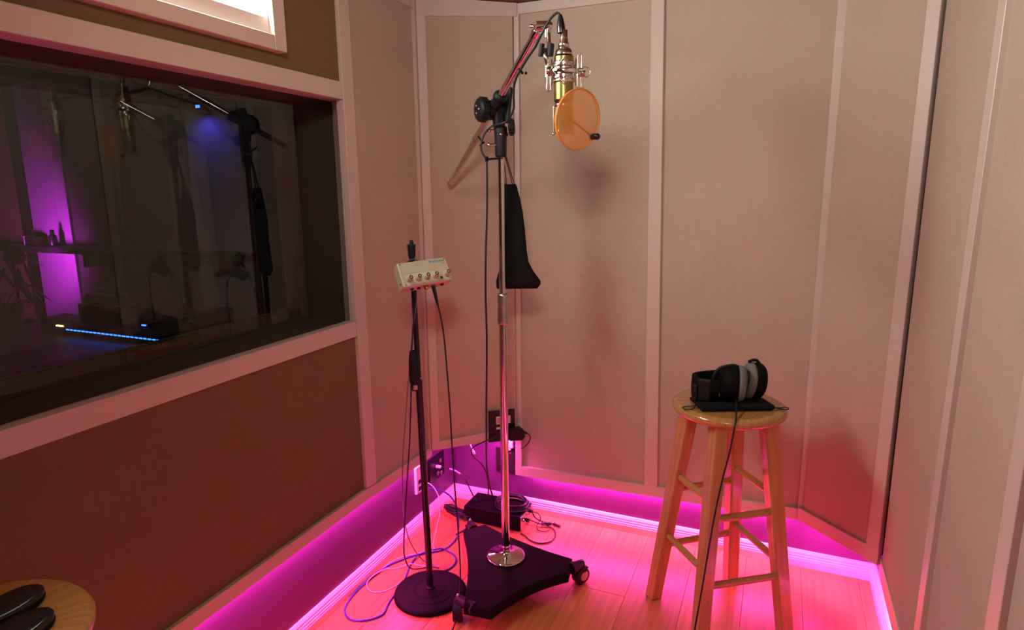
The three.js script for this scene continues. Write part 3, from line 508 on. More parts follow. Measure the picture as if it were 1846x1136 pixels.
// ---------------------------------------------------------------- cables
function cable(label, pts, r, m, n = 0, name = 'cable') { const t = thing(name, label, 'cable'); part(t, 'lead', tube(pts, r, false, n || pts.length * 12, 8), m); return t; }
const XY = (list, y) => list.map(([x, z, yy]) => [x, yy === undefined ? y : yy, z]);
{
  const c = cable('thick black cable from the microphone along the boom and down beside the chrome pole', [
    [0.7735, 1.818, 0.770], [0.7725, 1.836, 0.771], [0.768, 1.8445, 0.773], [0.757, 1.838, 0.776], [0.742, 1.822, 0.778], [0.722, 1.796, 0.772], [0.693, 1.777, 0.737], [0.655, 1.757, 0.700], [0.612, 1.735, 0.650], [0.583, 1.722, 0.610],
    [0.569, 1.706, 0.592], [0.562, 1.675, 0.580], [0.556, 1.645, 0.566], [0.540, 1.622, 0.556], [0.522, 1.610, 0.545], [0.500, 1.604, 0.545], [0.470, 1.600, 0.535], [0.452, 1.590, 0.534], [0.438, 1.572, 0.535], [0.430, 1.545, 0.538], [0.433, 1.520, 0.537], [0.446, 1.498, 0.534], [0.4475, 1.47, 0.534],
    [0.446, 1.34, 0.535], [0.440, 1.20, 0.537], [0.437, 1.06, 0.538], [0.437, 0.93, 0.535], [0.430, 0.80, 0.525], [0.417, 0.68, 0.505], [0.398, 0.54, 0.47], [0.372, 0.40, 0.42], [0.335, 0.26, 0.32], [0.290, 0.15, 0.20], [0.270, 0.10, 0.15], [0.262, 0.082, 0.13]], 0.0033, M.black_cable, 360);
  part(c, 'plug_boot', turned([[0.0105, 0], [0.0108, 0.006], [0.0105, 0.016], [0.0082, 0.03], [0.0045, 0.042], [0.0035, 0.044]], [0.7755, 1.796, 0.7685], [-0.05, 1, 0.04]), M.black_gloss);
  part(c, 'cable_tie', [rod([0.444, 1.499, 0.533], [0.494, 1.502, 0.512], 0.0035, 0.0035, 8), rod([0.4475, 1.492, 0.534], [0.4475, 1.508, 0.534], 0.0055, 0.0055, 10)], M.black_fabric);
  part(c, 'cable_tie', [rod([0.412, 1.572, 0.521], [0.437, 1.549, 0.535], 0.0028, 0.0028, 8), rod([0.44, 1.553, 0.533], [0.424, 1.541, 0.537], 0.0025, 0.0025, 8)], M.black_fabric);
  part(c, 'cable_tie', [rod([0.607, 1.742, 0.645], [0.62, 1.728, 0.652], 0.004, 0.004, 8), ball(0.0042, [0.632, 1.727, 0.655], 8)], M.black_fabric);
}
{
  const j = amp(0.022, 0.040, -0.022), c = cable('black jack cable dropping from the front of the silver amplifier to the floor', [
    j, [0.380, 1.058, 0.757], [0.388, 1.01, 0.752], [0.392, 0.952, 0.746], [0.398, 0.85, 0.745], [0.404, 0.74, 0.745], [0.408, 0.62, 0.746], [0.410, 0.50, 0.742], [0.412, 0.38, 0.735], [0.416, 0.26, 0.732], [0.424, 0.13, 0.745], [0.432, 0.025, 0.79], [0.440, 0.0035, 0.85], [0.47, 0.004, 0.93], [0.52, 0.004, 1.05]], 0.0026, M.black_cable, 200, 'jack_cable');
  part(c, 'jack_plug', [rod(j, [j[0] * 0.4 + 0.6 * 0.380, j[1] * 0.4 + 0.6 * 1.058, j[2] * 0.4 + 0.6 * 0.757], 0.0062, 0.0054, 14), rod([j[0] * 0.4 + 0.6 * 0.380, j[1] * 0.4 + 0.6 * 1.058, j[2] * 0.4 + 0.6 * 0.757], [0.380, 1.058, 0.757], 0.0052, 0.0032, 12)], M.black_gloss);
}
cable('slim dark blue cable looping behind the silver amplifier and down the round-base stand', [amp(0.0, -0.045, -0.026), amp(-0.004, -0.054, -0.028), amp(-0.016, -0.058, -0.034), amp(-0.030, -0.052, -0.045), amp(-0.036, -0.03, -0.058), [0.288, 1.10, 0.735], [0.262, 0.98, 0.715], [0.248, 0.86, 0.712], [0.240, 0.72, 0.712], [0.225, 0.56, 0.710], [0.198, 0.38, 0.700], [0.172, 0.22, 0.685], [0.152, 0.10, 0.66], [0.150, 0.03, 0.62], [0.165, 0.006, 0.575], [0.19, 0.005, 0.55], [0.225, 0.005, 0.545]], 0.0025, mat('navy_cable', [0.012, 0.012, 0.06], 0.45), 220);
cable('thin grey cable hanging left of the round-base stand', [amp(0.034, -0.045, -0.026), amp(0.030, -0.050, -0.032), amp(0.01, -0.048, -0.044), amp(-0.015, -0.03, -0.056), [0.278, 1.08, 0.712], [0.246, 0.93, 0.70], [0.222, 0.78, 0.695], [0.198, 0.62, 0.690], [0.174, 0.46, 0.68], [0.156, 0.30, 0.66], [0.150, 0.18, 0.635], [0.156, 0.08, 0.59], [0.172, 0.02, 0.55], [0.195, 0.006, 0.535], [0.225, 0.005, 0.54]], 0.002, M.grey_cable, 200);
cable('blue network cable looping over the floor round the iron base', [[0.024, 0.185, 0.316], [0.05, 0.19, 0.315], [0.085, 0.185, 0.30], [0.125, 0.165, 0.285], [0.155, 0.12, 0.275], [0.172, 0.06, 0.285], [0.184, 0.012, 0.315], [0.19, 0.004, 0.376], [0.176, 0.004, 0.433], [0.145, 0.004, 0.462], [0.10, 0.004, 0.50], [0.065, 0.004, 0.55], [0.038, 0.004, 0.604], [0.026, 0.004, 0.68], [0.022, 0.004, 0.75], [0.025, 0.004, 0.808], [0.045, 0.004, 0.874], [0.091, 0.004, 0.91], [0.144, 0.004, 0.896], [0.180, 0.004, 0.850], [0.168, 0.0035, 0.80], [0.160, 0.0035, 0.755], [0.172, 0.0035, 0.725]], 0.0032, M.blue_cable, 260, 'network_cable');
cable('second blue cable curling behind the iron base towards the chrome flange', [[0.115, 0.009, 0.488], [0.176, 0.0105, 0.433], [0.205, 0.004, 0.432], [0.235, 0.004, 0.445], [0.258, 0.004, 0.470], [0.267, 0.004, 0.510], [0.255, 0.004, 0.548], [0.228, 0.004, 0.568]], 0.0032, M.blue_cable, 120, 'network_cable');
cable('short blue cable running under the left rim of the iron base', [[0.110, 0.0105, 0.500], [0.108, 0.006, 0.53], [0.113, 0.004, 0.565], [0.126, 0.004, 0.606], [0.142, 0.004, 0.648]], 0.003, M.blue_cable, 60, 'network_cable');
cable('pale pink cable hanging from the white wall plate and zigzagging on the floor', [[0.024, 0.215, 0.318], [0.05, 0.222, 0.325], [0.088, 0.212, 0.335], [0.118, 0.175, 0.345], [0.128, 0.12, 0.36], [0.125, 0.06, 0.385], [0.128, 0.015, 0.42], [0.15, 0.0095, 0.455], [0.12, 0.0095, 0.478], [0.075, 0.003, 0.51], [0.047, 0.003, 0.545], [0.031, 0.003, 0.595], [0.030, 0.003, 0.622], [0.045, 0.003, 0.624], [0.08, 0.003, 0.60], [0.116, 0.0105, 0.57], [0.155, 0.003, 0.555], [0.188, 0.003, 0.549]], 0.0018, M.pink_cable, 240);
cable('pale pink cable lying in a loop left of the iron base', [[0.052, 0.009, 0.62], [0.034, 0.009, 0.655], [0.026, 0.009, 0.695], [0.034, 0.008, 0.735], [0.067, 0.003, 0.758], [0.103, 0.003, 0.748], [0.128, 0.003, 0.715], [0.138, 0.003, 0.675]], 0.0018, M.pink_cable, 110);
// ---------------------------------------------------------------- sockets and plugs in the corner
const plateOn = (f, s0, s1, y0, y1, n, th = 0.005) => slab(f, rect(s0, s1, y0, y1), n, n + th, 0.0015);
{
  const t = thing('outlet_plate', 'black outlet plate on the slanted corner panel with white sockets', 'outlet plate');
  part(t, 'plate', plateOn(FDL, 0.238, 0.352, 0.362, 0.500, 0.0135, 0.006), M.black_gloss);
  part(t, 'socket', plateOn(FDL, 0.270, 0.332, 0.440, 0.474, 0.0195, 0.003), M.white_plastic);
  part(t, 'socket_screen', plateOn(FDL, 0.2735, 0.29, 0.446, 0.469, 0.0225, 0.002), mat('screen_tint', [0.55, 0.30, 0.30], 0.4));
  part(t, 'switch', plateOn(FDL, 0.270, 0.292, 0.418, 0.427, 0.0195, 0.004), M.white_plastic);
  part(t, 'switch', plateOn(FDL, 0.270, 0.280, 0.406, 0.415, 0.0195, 0.004), M.black_cast);
}
{
  const t = thing('power_adapter', 'black plug-in power adapter sticking out of the upper outlet plate', 'power adapter');
  part(t, 'housing', slab(FDL, [[0.320, 0.375], [0.372, 0.372], [0.384, 0.385], [0.384, 0.410], [0.370, 0.424], [0.320, 0.424]], 0.020, 0.062, 0.004), M.black_cast);
  part(t, 'strain_relief', turned([[0.0055, 0], [0.0045, 0.012], [0.003, 0.016]], [0.388, 0.402, 0.088], [0.8, -0.2, -0.2]), M.black_gloss);
  part(t, 'cord', tube([[0.398, 0.400, 0.087], [0.410, 0.394, 0.084], [0.414, 0.380, 0.080], [0.408, 0.362, 0.076], [0.39, 0.338, 0.070], [0.368, 0.318, 0.062], [0.348, 0.306, 0.045], [0.332, 0.303, 0.03], [0.31, 0.305, 0.02]], 0.0024, false, 70, 6), M.black_cable);
}
{
  const t = thing('wall_plate', 'black blank plate on the purple wall under the slanted panel', 'wall plate');
  part(t, 'plate', plateOn(FB, 0.220, 0.312, 0.163, 0.276, 0, 0.008), M.black_gloss);
  part(t, 'screw', turned([[0.004, 0], [0.003, 0.002], [0, 0.002]], [0.29, 0.26, 0.008], [0, 0, 1], 10), M.steel);
}
{
  const t = thing('led_controller', 'small white controller box of the pink strip beside the black blank plate', 'controller');
  part(t, 'housing', rbox(0.044, 0.034, 0.016, 0.004, [0.288, 0.308, 0.018]), M.white_plastic);
  part(t, 'end_piece', rbox(0.022, 0.014, 0.012, 0.003, [0.288, 0.286, 0.018]), M.white_plastic);
  part(t, 'mount', rbox(0.03, 0.02, 0.012, 0.002, [0.288, 0.308, 0.006]), M.white_plastic);
}
{
  const t = thing('connector_lead', 'short white connector lead dangling under the slanted panel', 'connector lead');
  part(t, 'lead', tube([[0.168, 0.372, 0.165], [0.171, 0.356, 0.168], [0.176, 0.344, 0.168], [0.182, 0.328, 0.166], [0.188, 0.312, 0.163]], 0.0024, false, 40, 8), M.white_plastic);
  part(t, 'plug', rod([0.187, 0.316, 0.1635], [0.191, 0.303, 0.162], 0.0048, 0.0055, 10), M.white_plastic);
}
{
  const t = thing('connector_plate', 'black connector plate with a white plug low on the window wall', 'connector plate');
  part(t, 'plate', plateOn(FL, 0.103, 0.230, 0.160, 0.268, 0, 0.010), M.black_gloss);
  for (const [z, y] of [[0.14, 0.235], [0.165, 0.185], [0.135, 0.175]]) part(t, 'socket', turned([[0.006, 0], [0.0095, 0], [0.0095, 0.003], [0.006, 0.003], [0.005, 0.001], [0, 0.001]], [0.010, y, z], [1, 0, 0], 18), M.steel);
}
{
  const t = thing('plug_cable', 'white plug with a blue sleeved lead in the black connector plate', 'cable');
  part(t, 'plug', turned([[0.0075, 0], [0.0075, 0.018], [0.006, 0.022], [0.004, 0.024]], [0.010, 0.222, 0.176], [1, 0, -0.1]), M.white_plastic);
  part(t, 'sleeve', tube([[0.068, 0.215, 0.162], [0.09, 0.207, 0.155], [0.115, 0.195, 0.152]], 0.0036, false, 20, 8), mat('lilac_cable', [0.35, 0.3, 0.75], 0.4));
  part(t, 'lead', tube([[0.033, 0.222, 0.174], [0.05, 0.22, 0.168], [0.068, 0.215, 0.162], [0.09, 0.207, 0.155], [0.115, 0.195, 0.152], [0.14, 0.17, 0.152], [0.16, 0.13, 0.15], [0.175, 0.09, 0.142], [0.182, 0.077, 0.14]], 0.0028, false, 80, 8), M.black_cable);
}
{
  const t = thing('network_plate', 'white network plate low on the window wall behind the black pole', 'wall plate');
  part(t, 'plate', plateOn(FL, 0.295, 0.340, 0.165, 0.282, 0, 0.012), M.white_plastic);
  part(t, 'port', plateOn(FL, 0.308, 0.327, 0.176, 0.194, 0.012, 0.003), M.black_cast);
  part(t, 'port', plateOn(FL, 0.308, 0.327, 0.206, 0.224, 0.012, 0.003), M.black_cast);
}
cable('black mains lead curving from the upper outlet plate behind the power supply', [[0.292, 0.392, 0.15], [0.275, 0.388, 0.17], [0.24, 0.372, 0.19], [0.205, 0.35, 0.195], [0.185, 0.32, 0.18], [0.186, 0.285, 0.155], [0.205, 0.25, 0.13], [0.222, 0.205, 0.115], [0.228, 0.15, 0.108], [0.226, 0.10, 0.105], [0.224, 0.078, 0.104]], 0.003, M.black_cable, 150);
{
  const t = thing('power_supply', 'low black power supply box on the floor in the corner', 'power supply', [0.279, 0, 0.122]);
  part(t, 'case', rbox(0.262, 0.066, 0.138, 0.004, [0, 0.037, 0]), M.black_matte);
  for (const [x, z] of [[-0.11, -0.05], [0.11, -0.05], [-0.11, 0.05], [0.11, 0.05]]) part(t, 'foot', turned([[0.009, 0], [0.008, 0.0045], [0, 0.0045]], [x, 0, z], [0, 1, 0], 12), M.black_gloss);
  part(t, 'end_panel', rbox(0.004, 0.060, 0.130, 0.0015, [0.1325, 0.036, 0]), M.steel);
  part(t, 'connector', rod([0.134, 0.04, 0.03], [0.158, 0.04, 0.03], 0.009), M.black_gloss); part(t, 'connector', rod([0.134, 0.05, -0.03], [0.150, 0.05, -0.03], 0.007), M.black_gloss);
  part(t, 'toggle_switch', [rod([0.134, 0.046, 0], [0.146, 0.056, 0], 0.003), rod([0.134, 0.046, 0], [0.138, 0.046, 0], 0.006)], M.chrome);
  part(t, 'handle', tube([[0.150, 0.015, 0.062], [0.152, 0.03, 0.066], [0.152, 0.05, 0.062], [0.14, 0.056, 0.058]], 0.003, false, 20, 8), M.chrome);
}
{
  const t = thing('cable_coil', 'coil of black cable lying on top of the power supply box', 'cable coil', [0.345, 0.071, 0.118]);
  const turns = []; for (let k = 0; k < 7; k++) { const r = 0.052 + rnd() * 0.020, dx = (rnd() - 0.5) * 0.012, dz = (rnd() - 0.5) * 0.010, y = 0.0035 + k * 0.0042, ph = rnd() * 6; const p = []; for (let i = 0; i < 14; i++) { const a = i / 14 * 6.2832; p.push([dx + Math.cos(a) * r * 1.12, y + 0.002 * Math.sin(a * 2 + ph), dz + Math.sin(a) * r * 0.92]); } turns.push(tube(p, 0.0033, true, 90, 7)); }
  turns.forEach((g) => part(t, 'turn', g, M.black_cable));
  part(t, 'tail', tube([[0.05, 0.02, 0.03], [0.075, 0.016, 0.02], [0.085, 0.0, -0.0], [0.10, -0.045, -0.02], [0.13, -0.064, -0.035], [0.165, -0.066, -0.04], [0.195, -0.066, -0.032]], 0.003, false, 60, 7), M.black_cable);
  part(t, 'plug', rod([0.175, -0.064, -0.038], [0.207, -0.064, -0.028], 0.0062, 0.005, 12), M.black_gloss);
}
cable('black lead sweeping in a wide loop on the floor right of the power supply', [[0.437, 0.045, 0.152], [0.452, 0.042, 0.152], [0.475, 0.026, 0.135], [0.50, 0.008, 0.105], [0.535, 0.004, 0.12], [0.556, 0.004, 0.165], [0.552, 0.004, 0.212], [0.52, 0.004, 0.24], [0.475, 0.004, 0.235], [0.44, 0.004, 0.21], [0.418, 0.004, 0.20]], 0.0028, M.black_cable, 150);
{
  const c = cable('small black adapter lead curled beside the power supply end panel', [[0.430, 0.05, 0.092], [0.452, 0.046, 0.09], [0.468, 0.03, 0.10], [0.462, 0.012, 0.125], [0.475, 0.006, 0.15], [0.505, 0.005, 0.15], [0.518, 0.006, 0.125], [0.505, 0.010, 0.105], [0.485, 0.014, 0.10]], 0.0022, M.black_cable, 110, 'adapter_lead');
  part(c, 'plug', rod([0.475, 0.014, 0.112], [0.512, 0.012, 0.092], 0.008, 0.0075, 12), M.black_gloss);
}
{
  const t = thing('cable_bundle', 'bundled black cable loops beside the left end of the power supply', 'cable bundle', [0.112, 0, 0.168]);
  for (let k = 0; k < 6; k++) { const p = [], a0 = rnd() * 0.5, l = 0.056 + rnd() * 0.02; for (let i = 0; i < 12; i++) { const a = i / 12 * 6.2832; p.push([Math.cos(a) * l - 0.006 * k * 0.4, 0.006 + 0.0048 * k + 0.004 * Math.sin(a + a0) + (Math.cos(a) < 0 ? 0.006 : 0), Math.sin(a) * (0.018 + rnd() * 0.012) + Math.cos(a) * 0.012]); } part(t, 'loop', tube(p, 0.0031, true, 70, 7), M.black_cable); }
  part(t, 'strap', (() => { const g = new THREE.TorusGeometry(0.02, 0.004, 8, 24); g.rotateY(Math.PI / 2); g.scale(1.6, 0.85, 1); g.translate(0.03, 0.021, 0.006); return g; })(), M.black_fabric);
  part(t, 'tail', tube([[0.05, 0.03, 0.0], [0.065, 0.028, 0.018], [0.078, 0.006, 0.05], [0.074, 0.004, 0.10], [0.06, 0.004, 0.14]], 0.003, false, 40, 7), M.black_cable);
}
// ---------------------------------------------------------------- stools
function makeStool(label, pos, turn) {
  const t = thing('bar_stool', label, 'stool', pos, 'round wooden bar stools'); t.rotation.y = turn;
  part(t, 'seat', turned([[0, 0.708], [0.150, 0.708], [0.162, 0.711], [0.170, 0.718], [0.173, 0.726], [0.171, 0.734], [0.164, 0.740], [0.152, 0.743], [0.05, 0.7425], [0, 0.7425]], [0, 0, 0], [0, 1, 0], 72), M.seat_wood);
  const feet = [[-0.2115, -0.005], [0.03, -0.203], [0.213, 0.040], [-0.032, 0.212]], top = feet.map(([x, z]) => [x * 0.55, 0.71, z * 0.55]);
  feet.forEach(([x, z], i) => {
    const g = new RoundedBoxGeometry(0.046, 1, 0.046, 2, 0.006); const a = V([x, 0, z]), b = V(top[i]), d = b.clone().sub(a);
    const p = g.attributes.position, yaw = Math.atan2(x, z) + Math.PI / 4; const ca = Math.cos(yaw), sa = Math.sin(yaw), uv = [];
    for (let k = 0; k < p.count; k++) { const h = p.getY(k) + 0.5, s = 0.92 + 0.08 * h, lx = p.getX(k) * s, lz = p.getZ(k) * s; p.setXYZ(k, a.x + d.x * h + lx * ca + lz * sa, d.y * h, a.z + d.z * h - lx * sa + lz * ca); uv.push((lx + lz) + i * 0.31, h * 0.75 + i * 0.2); }
    g.setAttribute('uv', new THREE.Float32BufferAttribute(uv, 2)); g.computeVertexNormals(); part(t, 'leg', g, M.stool_wood);
  });
  const on = (i, y) => { const k = y / 0.71; return [feet[i][0] + (top[i][0] - feet[i][0]) * k, y, feet[i][1] + (top[i][2] - feet[i][1]) * k]; };
  // 0 left, 1 rear, 2 right, 3 front
  for (const [i, j, y] of [[0, 3, 0.468], [0, 3, 0.250], [1, 2, 0.468], [1, 2, 0.250], [3, 2, 0.415], [3, 2, 0.205], [0, 1, 0.415], [0, 1, 0.205]]) { const g = rod(on(i, y), on(j, y), 0.0112, 0.0112, 16); part(t, 'rung', g, M.stool_wood); }
  return t;
}
mat('seat_wood', [0.55, 0.27, 0.085], 0.2, { map: woodGrain, clearcoat: 0.7, clearcoatRoughness: 0.08 });
makeStool('wooden stool standing by the back wall with headphones on its round seat', [1.213, 0, 0.405], 0);
makeStool('wooden stool under the brown window-wall panel with oval black cups on it', [0.238, 0, 1.972], 0.9);
// pouch and headphones on the far stool
{
  const t = thing('cloth_pouch', 'flat black drawstring pouch lying under the headphones on the stool', 'pouch', [1.222, 0.743, 0.437]);
  const f = (u, y, d) => [U[0] * u + 0.393 * d, y, U[2] * u + 0.919 * d];
  const g = rbox(0.225, 0.014, 0.125, 0.0065, [0, 0.0075, 0], 4); { const p = g.attributes.position; for (let i = 0; i < p.count; i++) { const x = p.getX(i), z = p.getZ(i); p.setY(i, Math.max(0.0005, p.getY(i) * (1 + 0.22 * Math.sin(x * 60 + z * 30)) - 0.002 * Math.sin(z * 90))); p.setZ(i, z + 0.004 * Math.sin(x * 34)); } } g.rotateY(Math.atan2(0.393, 0.919)); g.computeVertexNormals(); part(t, 'bag', boxUV(g), M.black_fabric);
  part(t, 'cord_loop', tube([f(-0.110, 0.012, 0.02), f(-0.125, 0.006, 0.022), f(-0.145, 0.003, 0.018), f(-0.157, 0.003, 0.028), f(-0.150, 0.003, 0.042), f(-0.132, 0.003, 0.040), f(-0.114, 0.009, 0.024)], 0.0018, false, 60, 7), M.black_cable);
  part(t, 'cord_loop', tube([f(0.11, 0.012, 0.035), f(0.122, 0.005, 0.04), f(0.138, 0.003, 0.036), f(0.154, 0.003, 0.034), f(0.160, 0.003, 0.042), f(0.152, 0.003, 0.052), f(0.136, 0.003, 0.048), f(0.12, 0.006, 0.044), f(0.108, 0.01, 0.040)], 0.0018, false, 60, 7), M.black_cable);
}
function earCup(parent, c, n, rx, ry, depth, padM, padSide = 1) { // oval cup; n points to the ear
  const x = V([0, 1, 0]).cross(V(n)).normalize(), y = V(n).clone().normalize().cross(x), m = new THREE.Matrix4().makeBasis(x, y, V(n).normalize());
  const put = (g) => { g.scale(rx, ry, 1); g.applyMatrix4(m); g.translate(...c); return g; };
  const L = (prof) => { const g = new THREE.LatheGeometry(prof.map(([r, t]) => new THREE.Vector2(Math.max(r, 0.0005), t)), 40); g.rotateX(Math.PI / 2); return g; };
  const o = part(parent, 'ear_cup', put(L([[0, -depth], [0.55, -depth], [0.85, -depth * 0.92], [0.97, -depth * 0.7], [1, -depth * 0.35], [1, 0], [0.9, 0.001], [0, 0.001]])), M.black_matte);
  part(o, 'ear_pad', put(L([[0.45, 0.002], [0.48, 0.012], [0.62, 0.021], [0.80, 0.022], [0.95, 0.016], [1.0, 0.007], [0.98, 0], [0.45, 0]])), padM);
  return { put, L };
}
{
  const t = thing('headphones', 'black headphones with grey velour pads resting on the far stool', 'headphones', [1.222, 0.758, 0.432]);
  const f = (u, y, d) => [U[0] * u + 0.393 * d, y, U[2] * u + 0.919 * d];
  earCup(t, f(0.010, 0.057, 0.012), f(0.97, -0.02, 0.20), 0.047, 0.057, 0.050, M.grey_pad);
  earCup(t, f(0.064, 0.058, -0.014), f(-0.99, 0.10, 0.05), 0.045, 0.057, 0.036, M.grey_pad);
  // yoke over the left cup, headband folded away to the left and rear
  part(t, 'yoke', tube([f(-0.062, 0.068, 0.005), f(-0.058, 0.088, 0.008), f(-0.045, 0.105, 0.01), f(-0.020, 0.113, 0.012), f(0.0, 0.114, 0.012), f(0.014, 0.108, 0.012)], 0.0048, false, 50, 8), M.black_cast);
  part(t, 'yoke', tube([f(0.052, 0.118, -0.014), f(0.068, 0.122, -0.02), f(0.084, 0.116, -0.026), f(0.098, 0.09, -0.03), f(0.101, 0.05, -0.03), f(0.094, 0.012, -0.028)], 0.0048, false, 50, 8), M.black_cast);
  const band = (pts, h0, h1, w) => { const c = new THREE.CatmullRomCurve3(pts.map(V)), p = [], idx = [], n = 60; for (let i = 0; i <= n; i++) { const q = c.getPoint(i / n), tg = c.getTangent(i / n), s = new THREE.Vector3(tg.z, 0, -tg.x).normalize().multiplyScalar(w / 2), k = Math.sin(i / n * Math.PI), h = h0 + (h1 - h0) * k; for (const [a, b] of [[-1, -1], [-1.25, 0], [-1, 1], [1, 1], [1.25, 0], [1, -1]]) p.push(q.x + s.x * a, q.y + b * h / 2, q.z + s.z * a); } for (let i = 0; i < n; i++) for (let j = 0; j < 6; j++) { const a = i * 6 + j, b = i * 6 + (j + 1) % 6; idx.push(a, b, a + 6, b, b + 6, a + 6); } const g = new THREE.BufferGeometry(); g.setAttribute('position', new THREE.Float32BufferAttribute(p, 3)); g.setIndex(idx); g.computeVertexNormals(); return g; };
  part(t, 'headband', band([f(-0.046, 0.036, 0.015), f(-0.080, 0.036, 0.012), f(-0.106, 0.036, -0.015), f(-0.098, 0.036, -0.06), f(-0.05, 0.036, -0.085), f(0.03, 0.036, -0.09), f(0.085, 0.036, -0.07), f(0.10, 0.036, -0.035)], 0.060, 0.066, 0.014), M.black_matte);
  part(t, 'slider', [rbox(0.036, 0.066, 0.020, 0.004, f(-0.088, 0.036, 0.008)), rbox(0.016, 0.048, 0.03, 0.004, f(-0.112, 0.028, -0.005))], M.black_cast);
}
cable('thin black headphone cable falling over the front of the far stool', [[1.236, 0.775, 0.462], [1.240, 0.767, 0.492], [1.243, 0.757, 0.530], [1.245, 0.744, 0.568], [1.243, 0.724, 0.586], [1.236, 0.66, 0.592], [1.222, 0.58, 0.603], [1.208, 0.48, 0.628], [1.196, 0.36, 0.650], [1.183, 0.22, 0.676], [1.168, 0.08, 0.708], [1.158, 0.012, 0.74], [1.150, 0.004, 0.80], [1.16, 0.004, 0.95]], 0.0026, M.black_cable, 180, 'headphone_cable');
{
  const t = thing('headphones', 'black headphones lying flat with oval cups on the stool in the bottom left corner', 'headphones', [0.225, 0.743, 1.905]);
  const cup = (x, z, yaw) => {
    const mk = (prof, h) => { const g = new THREE.LatheGeometry(prof.map(([r, y]) => new THREE.Vector2(Math.max(r, 0.0005), y)), 44); g.scale(0.033, 0.5, 0.056); g.rotateY(yaw); g.translate(x, 0, z); return g; };
    const c = part(t, 'ear_cup', mk([[0, 0.044], [0.5, 0.0438], [0.8, 0.042], [0.95, 0.037], [1, 0.030], [1, 0.016], [0, 0.016]]), M.black_gloss);
    part(c, 'ear_pad', mk([[0.98, 0.016], [1.02, 0.010], [0.97, 0.002], [0.5, 0.0008], [0.45, 0.016]]), M.black_fabric);
    const mk2 = new THREE.TorusGeometry(1, 0.02, 6, 44); mk2.rotateX(Math.PI / 2); mk2.scale(0.027, 0.03, 0.048); mk2.rotateY(yaw); mk2.translate(x, 0.0209, z); part(c, 'cup_ring', mk2, M.black_cast);
    return c;
  };
  cup(0.010, -0.002, 0.12); cup(0.088, 0.030, 0.12);
  part(t, 'headband', tube([[0.008, 0.012, 0.045], [-0.01, 0.013, 0.09], [-0.02, 0.013, 0.14], [0.005, 0.0125, 0.19], [0.05, 0.0125, 0.20], [0.085, 0.0125, 0.16], [0.090, 0.012, 0.085]], 0.009, false, 60, 10), M.black_matte);
}
// ---------------------------------------------------------------- control room behind the glass
const CZ = -0.30; // its far wall
const cr = struct('wall_control_room');
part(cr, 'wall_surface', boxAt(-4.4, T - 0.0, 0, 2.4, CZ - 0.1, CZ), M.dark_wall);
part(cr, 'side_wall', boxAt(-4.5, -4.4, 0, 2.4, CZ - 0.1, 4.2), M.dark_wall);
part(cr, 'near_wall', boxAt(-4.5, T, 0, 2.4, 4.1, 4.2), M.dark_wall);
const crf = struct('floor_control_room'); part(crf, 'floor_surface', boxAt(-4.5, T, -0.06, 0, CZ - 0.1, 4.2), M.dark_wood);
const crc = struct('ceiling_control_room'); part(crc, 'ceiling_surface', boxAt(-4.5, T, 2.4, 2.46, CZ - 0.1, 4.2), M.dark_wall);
part(cr, 'wall_panel', boxAt(-3.34, -2.95, 0.2, 2.1, CZ, CZ + 0.02, 0.004), M.lilac_wall, 'pale panel lit magenta');
part(cr, 'wall_panel', boxAt(-4.3, -3.42, 0.2, 2.1, CZ, CZ + 0.015, 0.004), M.brown_cloth);
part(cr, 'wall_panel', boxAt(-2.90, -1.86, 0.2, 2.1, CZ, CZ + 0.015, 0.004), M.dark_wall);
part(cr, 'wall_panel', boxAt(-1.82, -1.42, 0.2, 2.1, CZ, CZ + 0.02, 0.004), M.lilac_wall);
part(cr, 'batten', boxAt(-3.41, -3.35, 0.2, 2.1, CZ, CZ + 0.05, 0.004), M.black_matte);
{
  const t = thing('wall_shelf', 'dark shelf along the far control-room wall behind the glass', 'shelf');
  part(t, 'board', boxAt(-4.2, -1.35, 1.035, 1.075, CZ + 0.022, CZ + 0.16, 0.004), M.black_matte);
  for (const x of [-3.9, -2.7, -1.6]) part(t, 'bracket', boxAt(x, x + 0.03, 0.95, 1.035, CZ + 0.022, CZ + 0.13, 0.003), M.black_matte);
}
{
  const t = thing('small_box', 'small dark box on the control-room shelf', 'box', [-3.22, 1.075, CZ + 0.09]);
  part(t, 'case', rbox(0.10, 0.055, 0.07, 0.004, [0, 0.028, 0]), M.black_matte); part(t, 'edge_trim', rbox(0.006, 0.06, 0.074, 0.002, [-0.054, 0.030, 0]), M.lilac_wall);
  const b = thing('bottle', 'small dark bottle standing next to the box on the control-room shelf', 'bottle', [-3.03, 1.075, CZ + 0.09]);
  part(b, 'body', turned([[0, 0], [0.022, 0], [0.024, 0.004], [0.024, 0.06], [0.012, 0.078], [0.011, 0.092], [0, 0.092]], [0, 0, 0]), M.black_gloss); part(b, 'cap', turned([[0.0125, 0.09], [0.0125, 0.104], [0, 0.105]], [0, 0, 0]), M.black_matte);
}
{
  const t = thing('desk', 'dark control-room desk carrying the blue light bar', 'desk');
  part(t, 'worktop', boxAt(-3.3, -0.75, 0.60, 0.635, 0.02, 0.95, 0.006), M.dark_wood);
  for (const x of [-3.2, -0.85]) part(t, 'side_panel', boxAt(x, x + 0.03, 0, 0.60, 0.06, 0.9, 0.004), M.dark_wood);
  part(t, 'riser', boxAt(-2.5, -1.2, 0.635, 0.72, 0.10, 0.245, 0.006), M.black_matte);
}
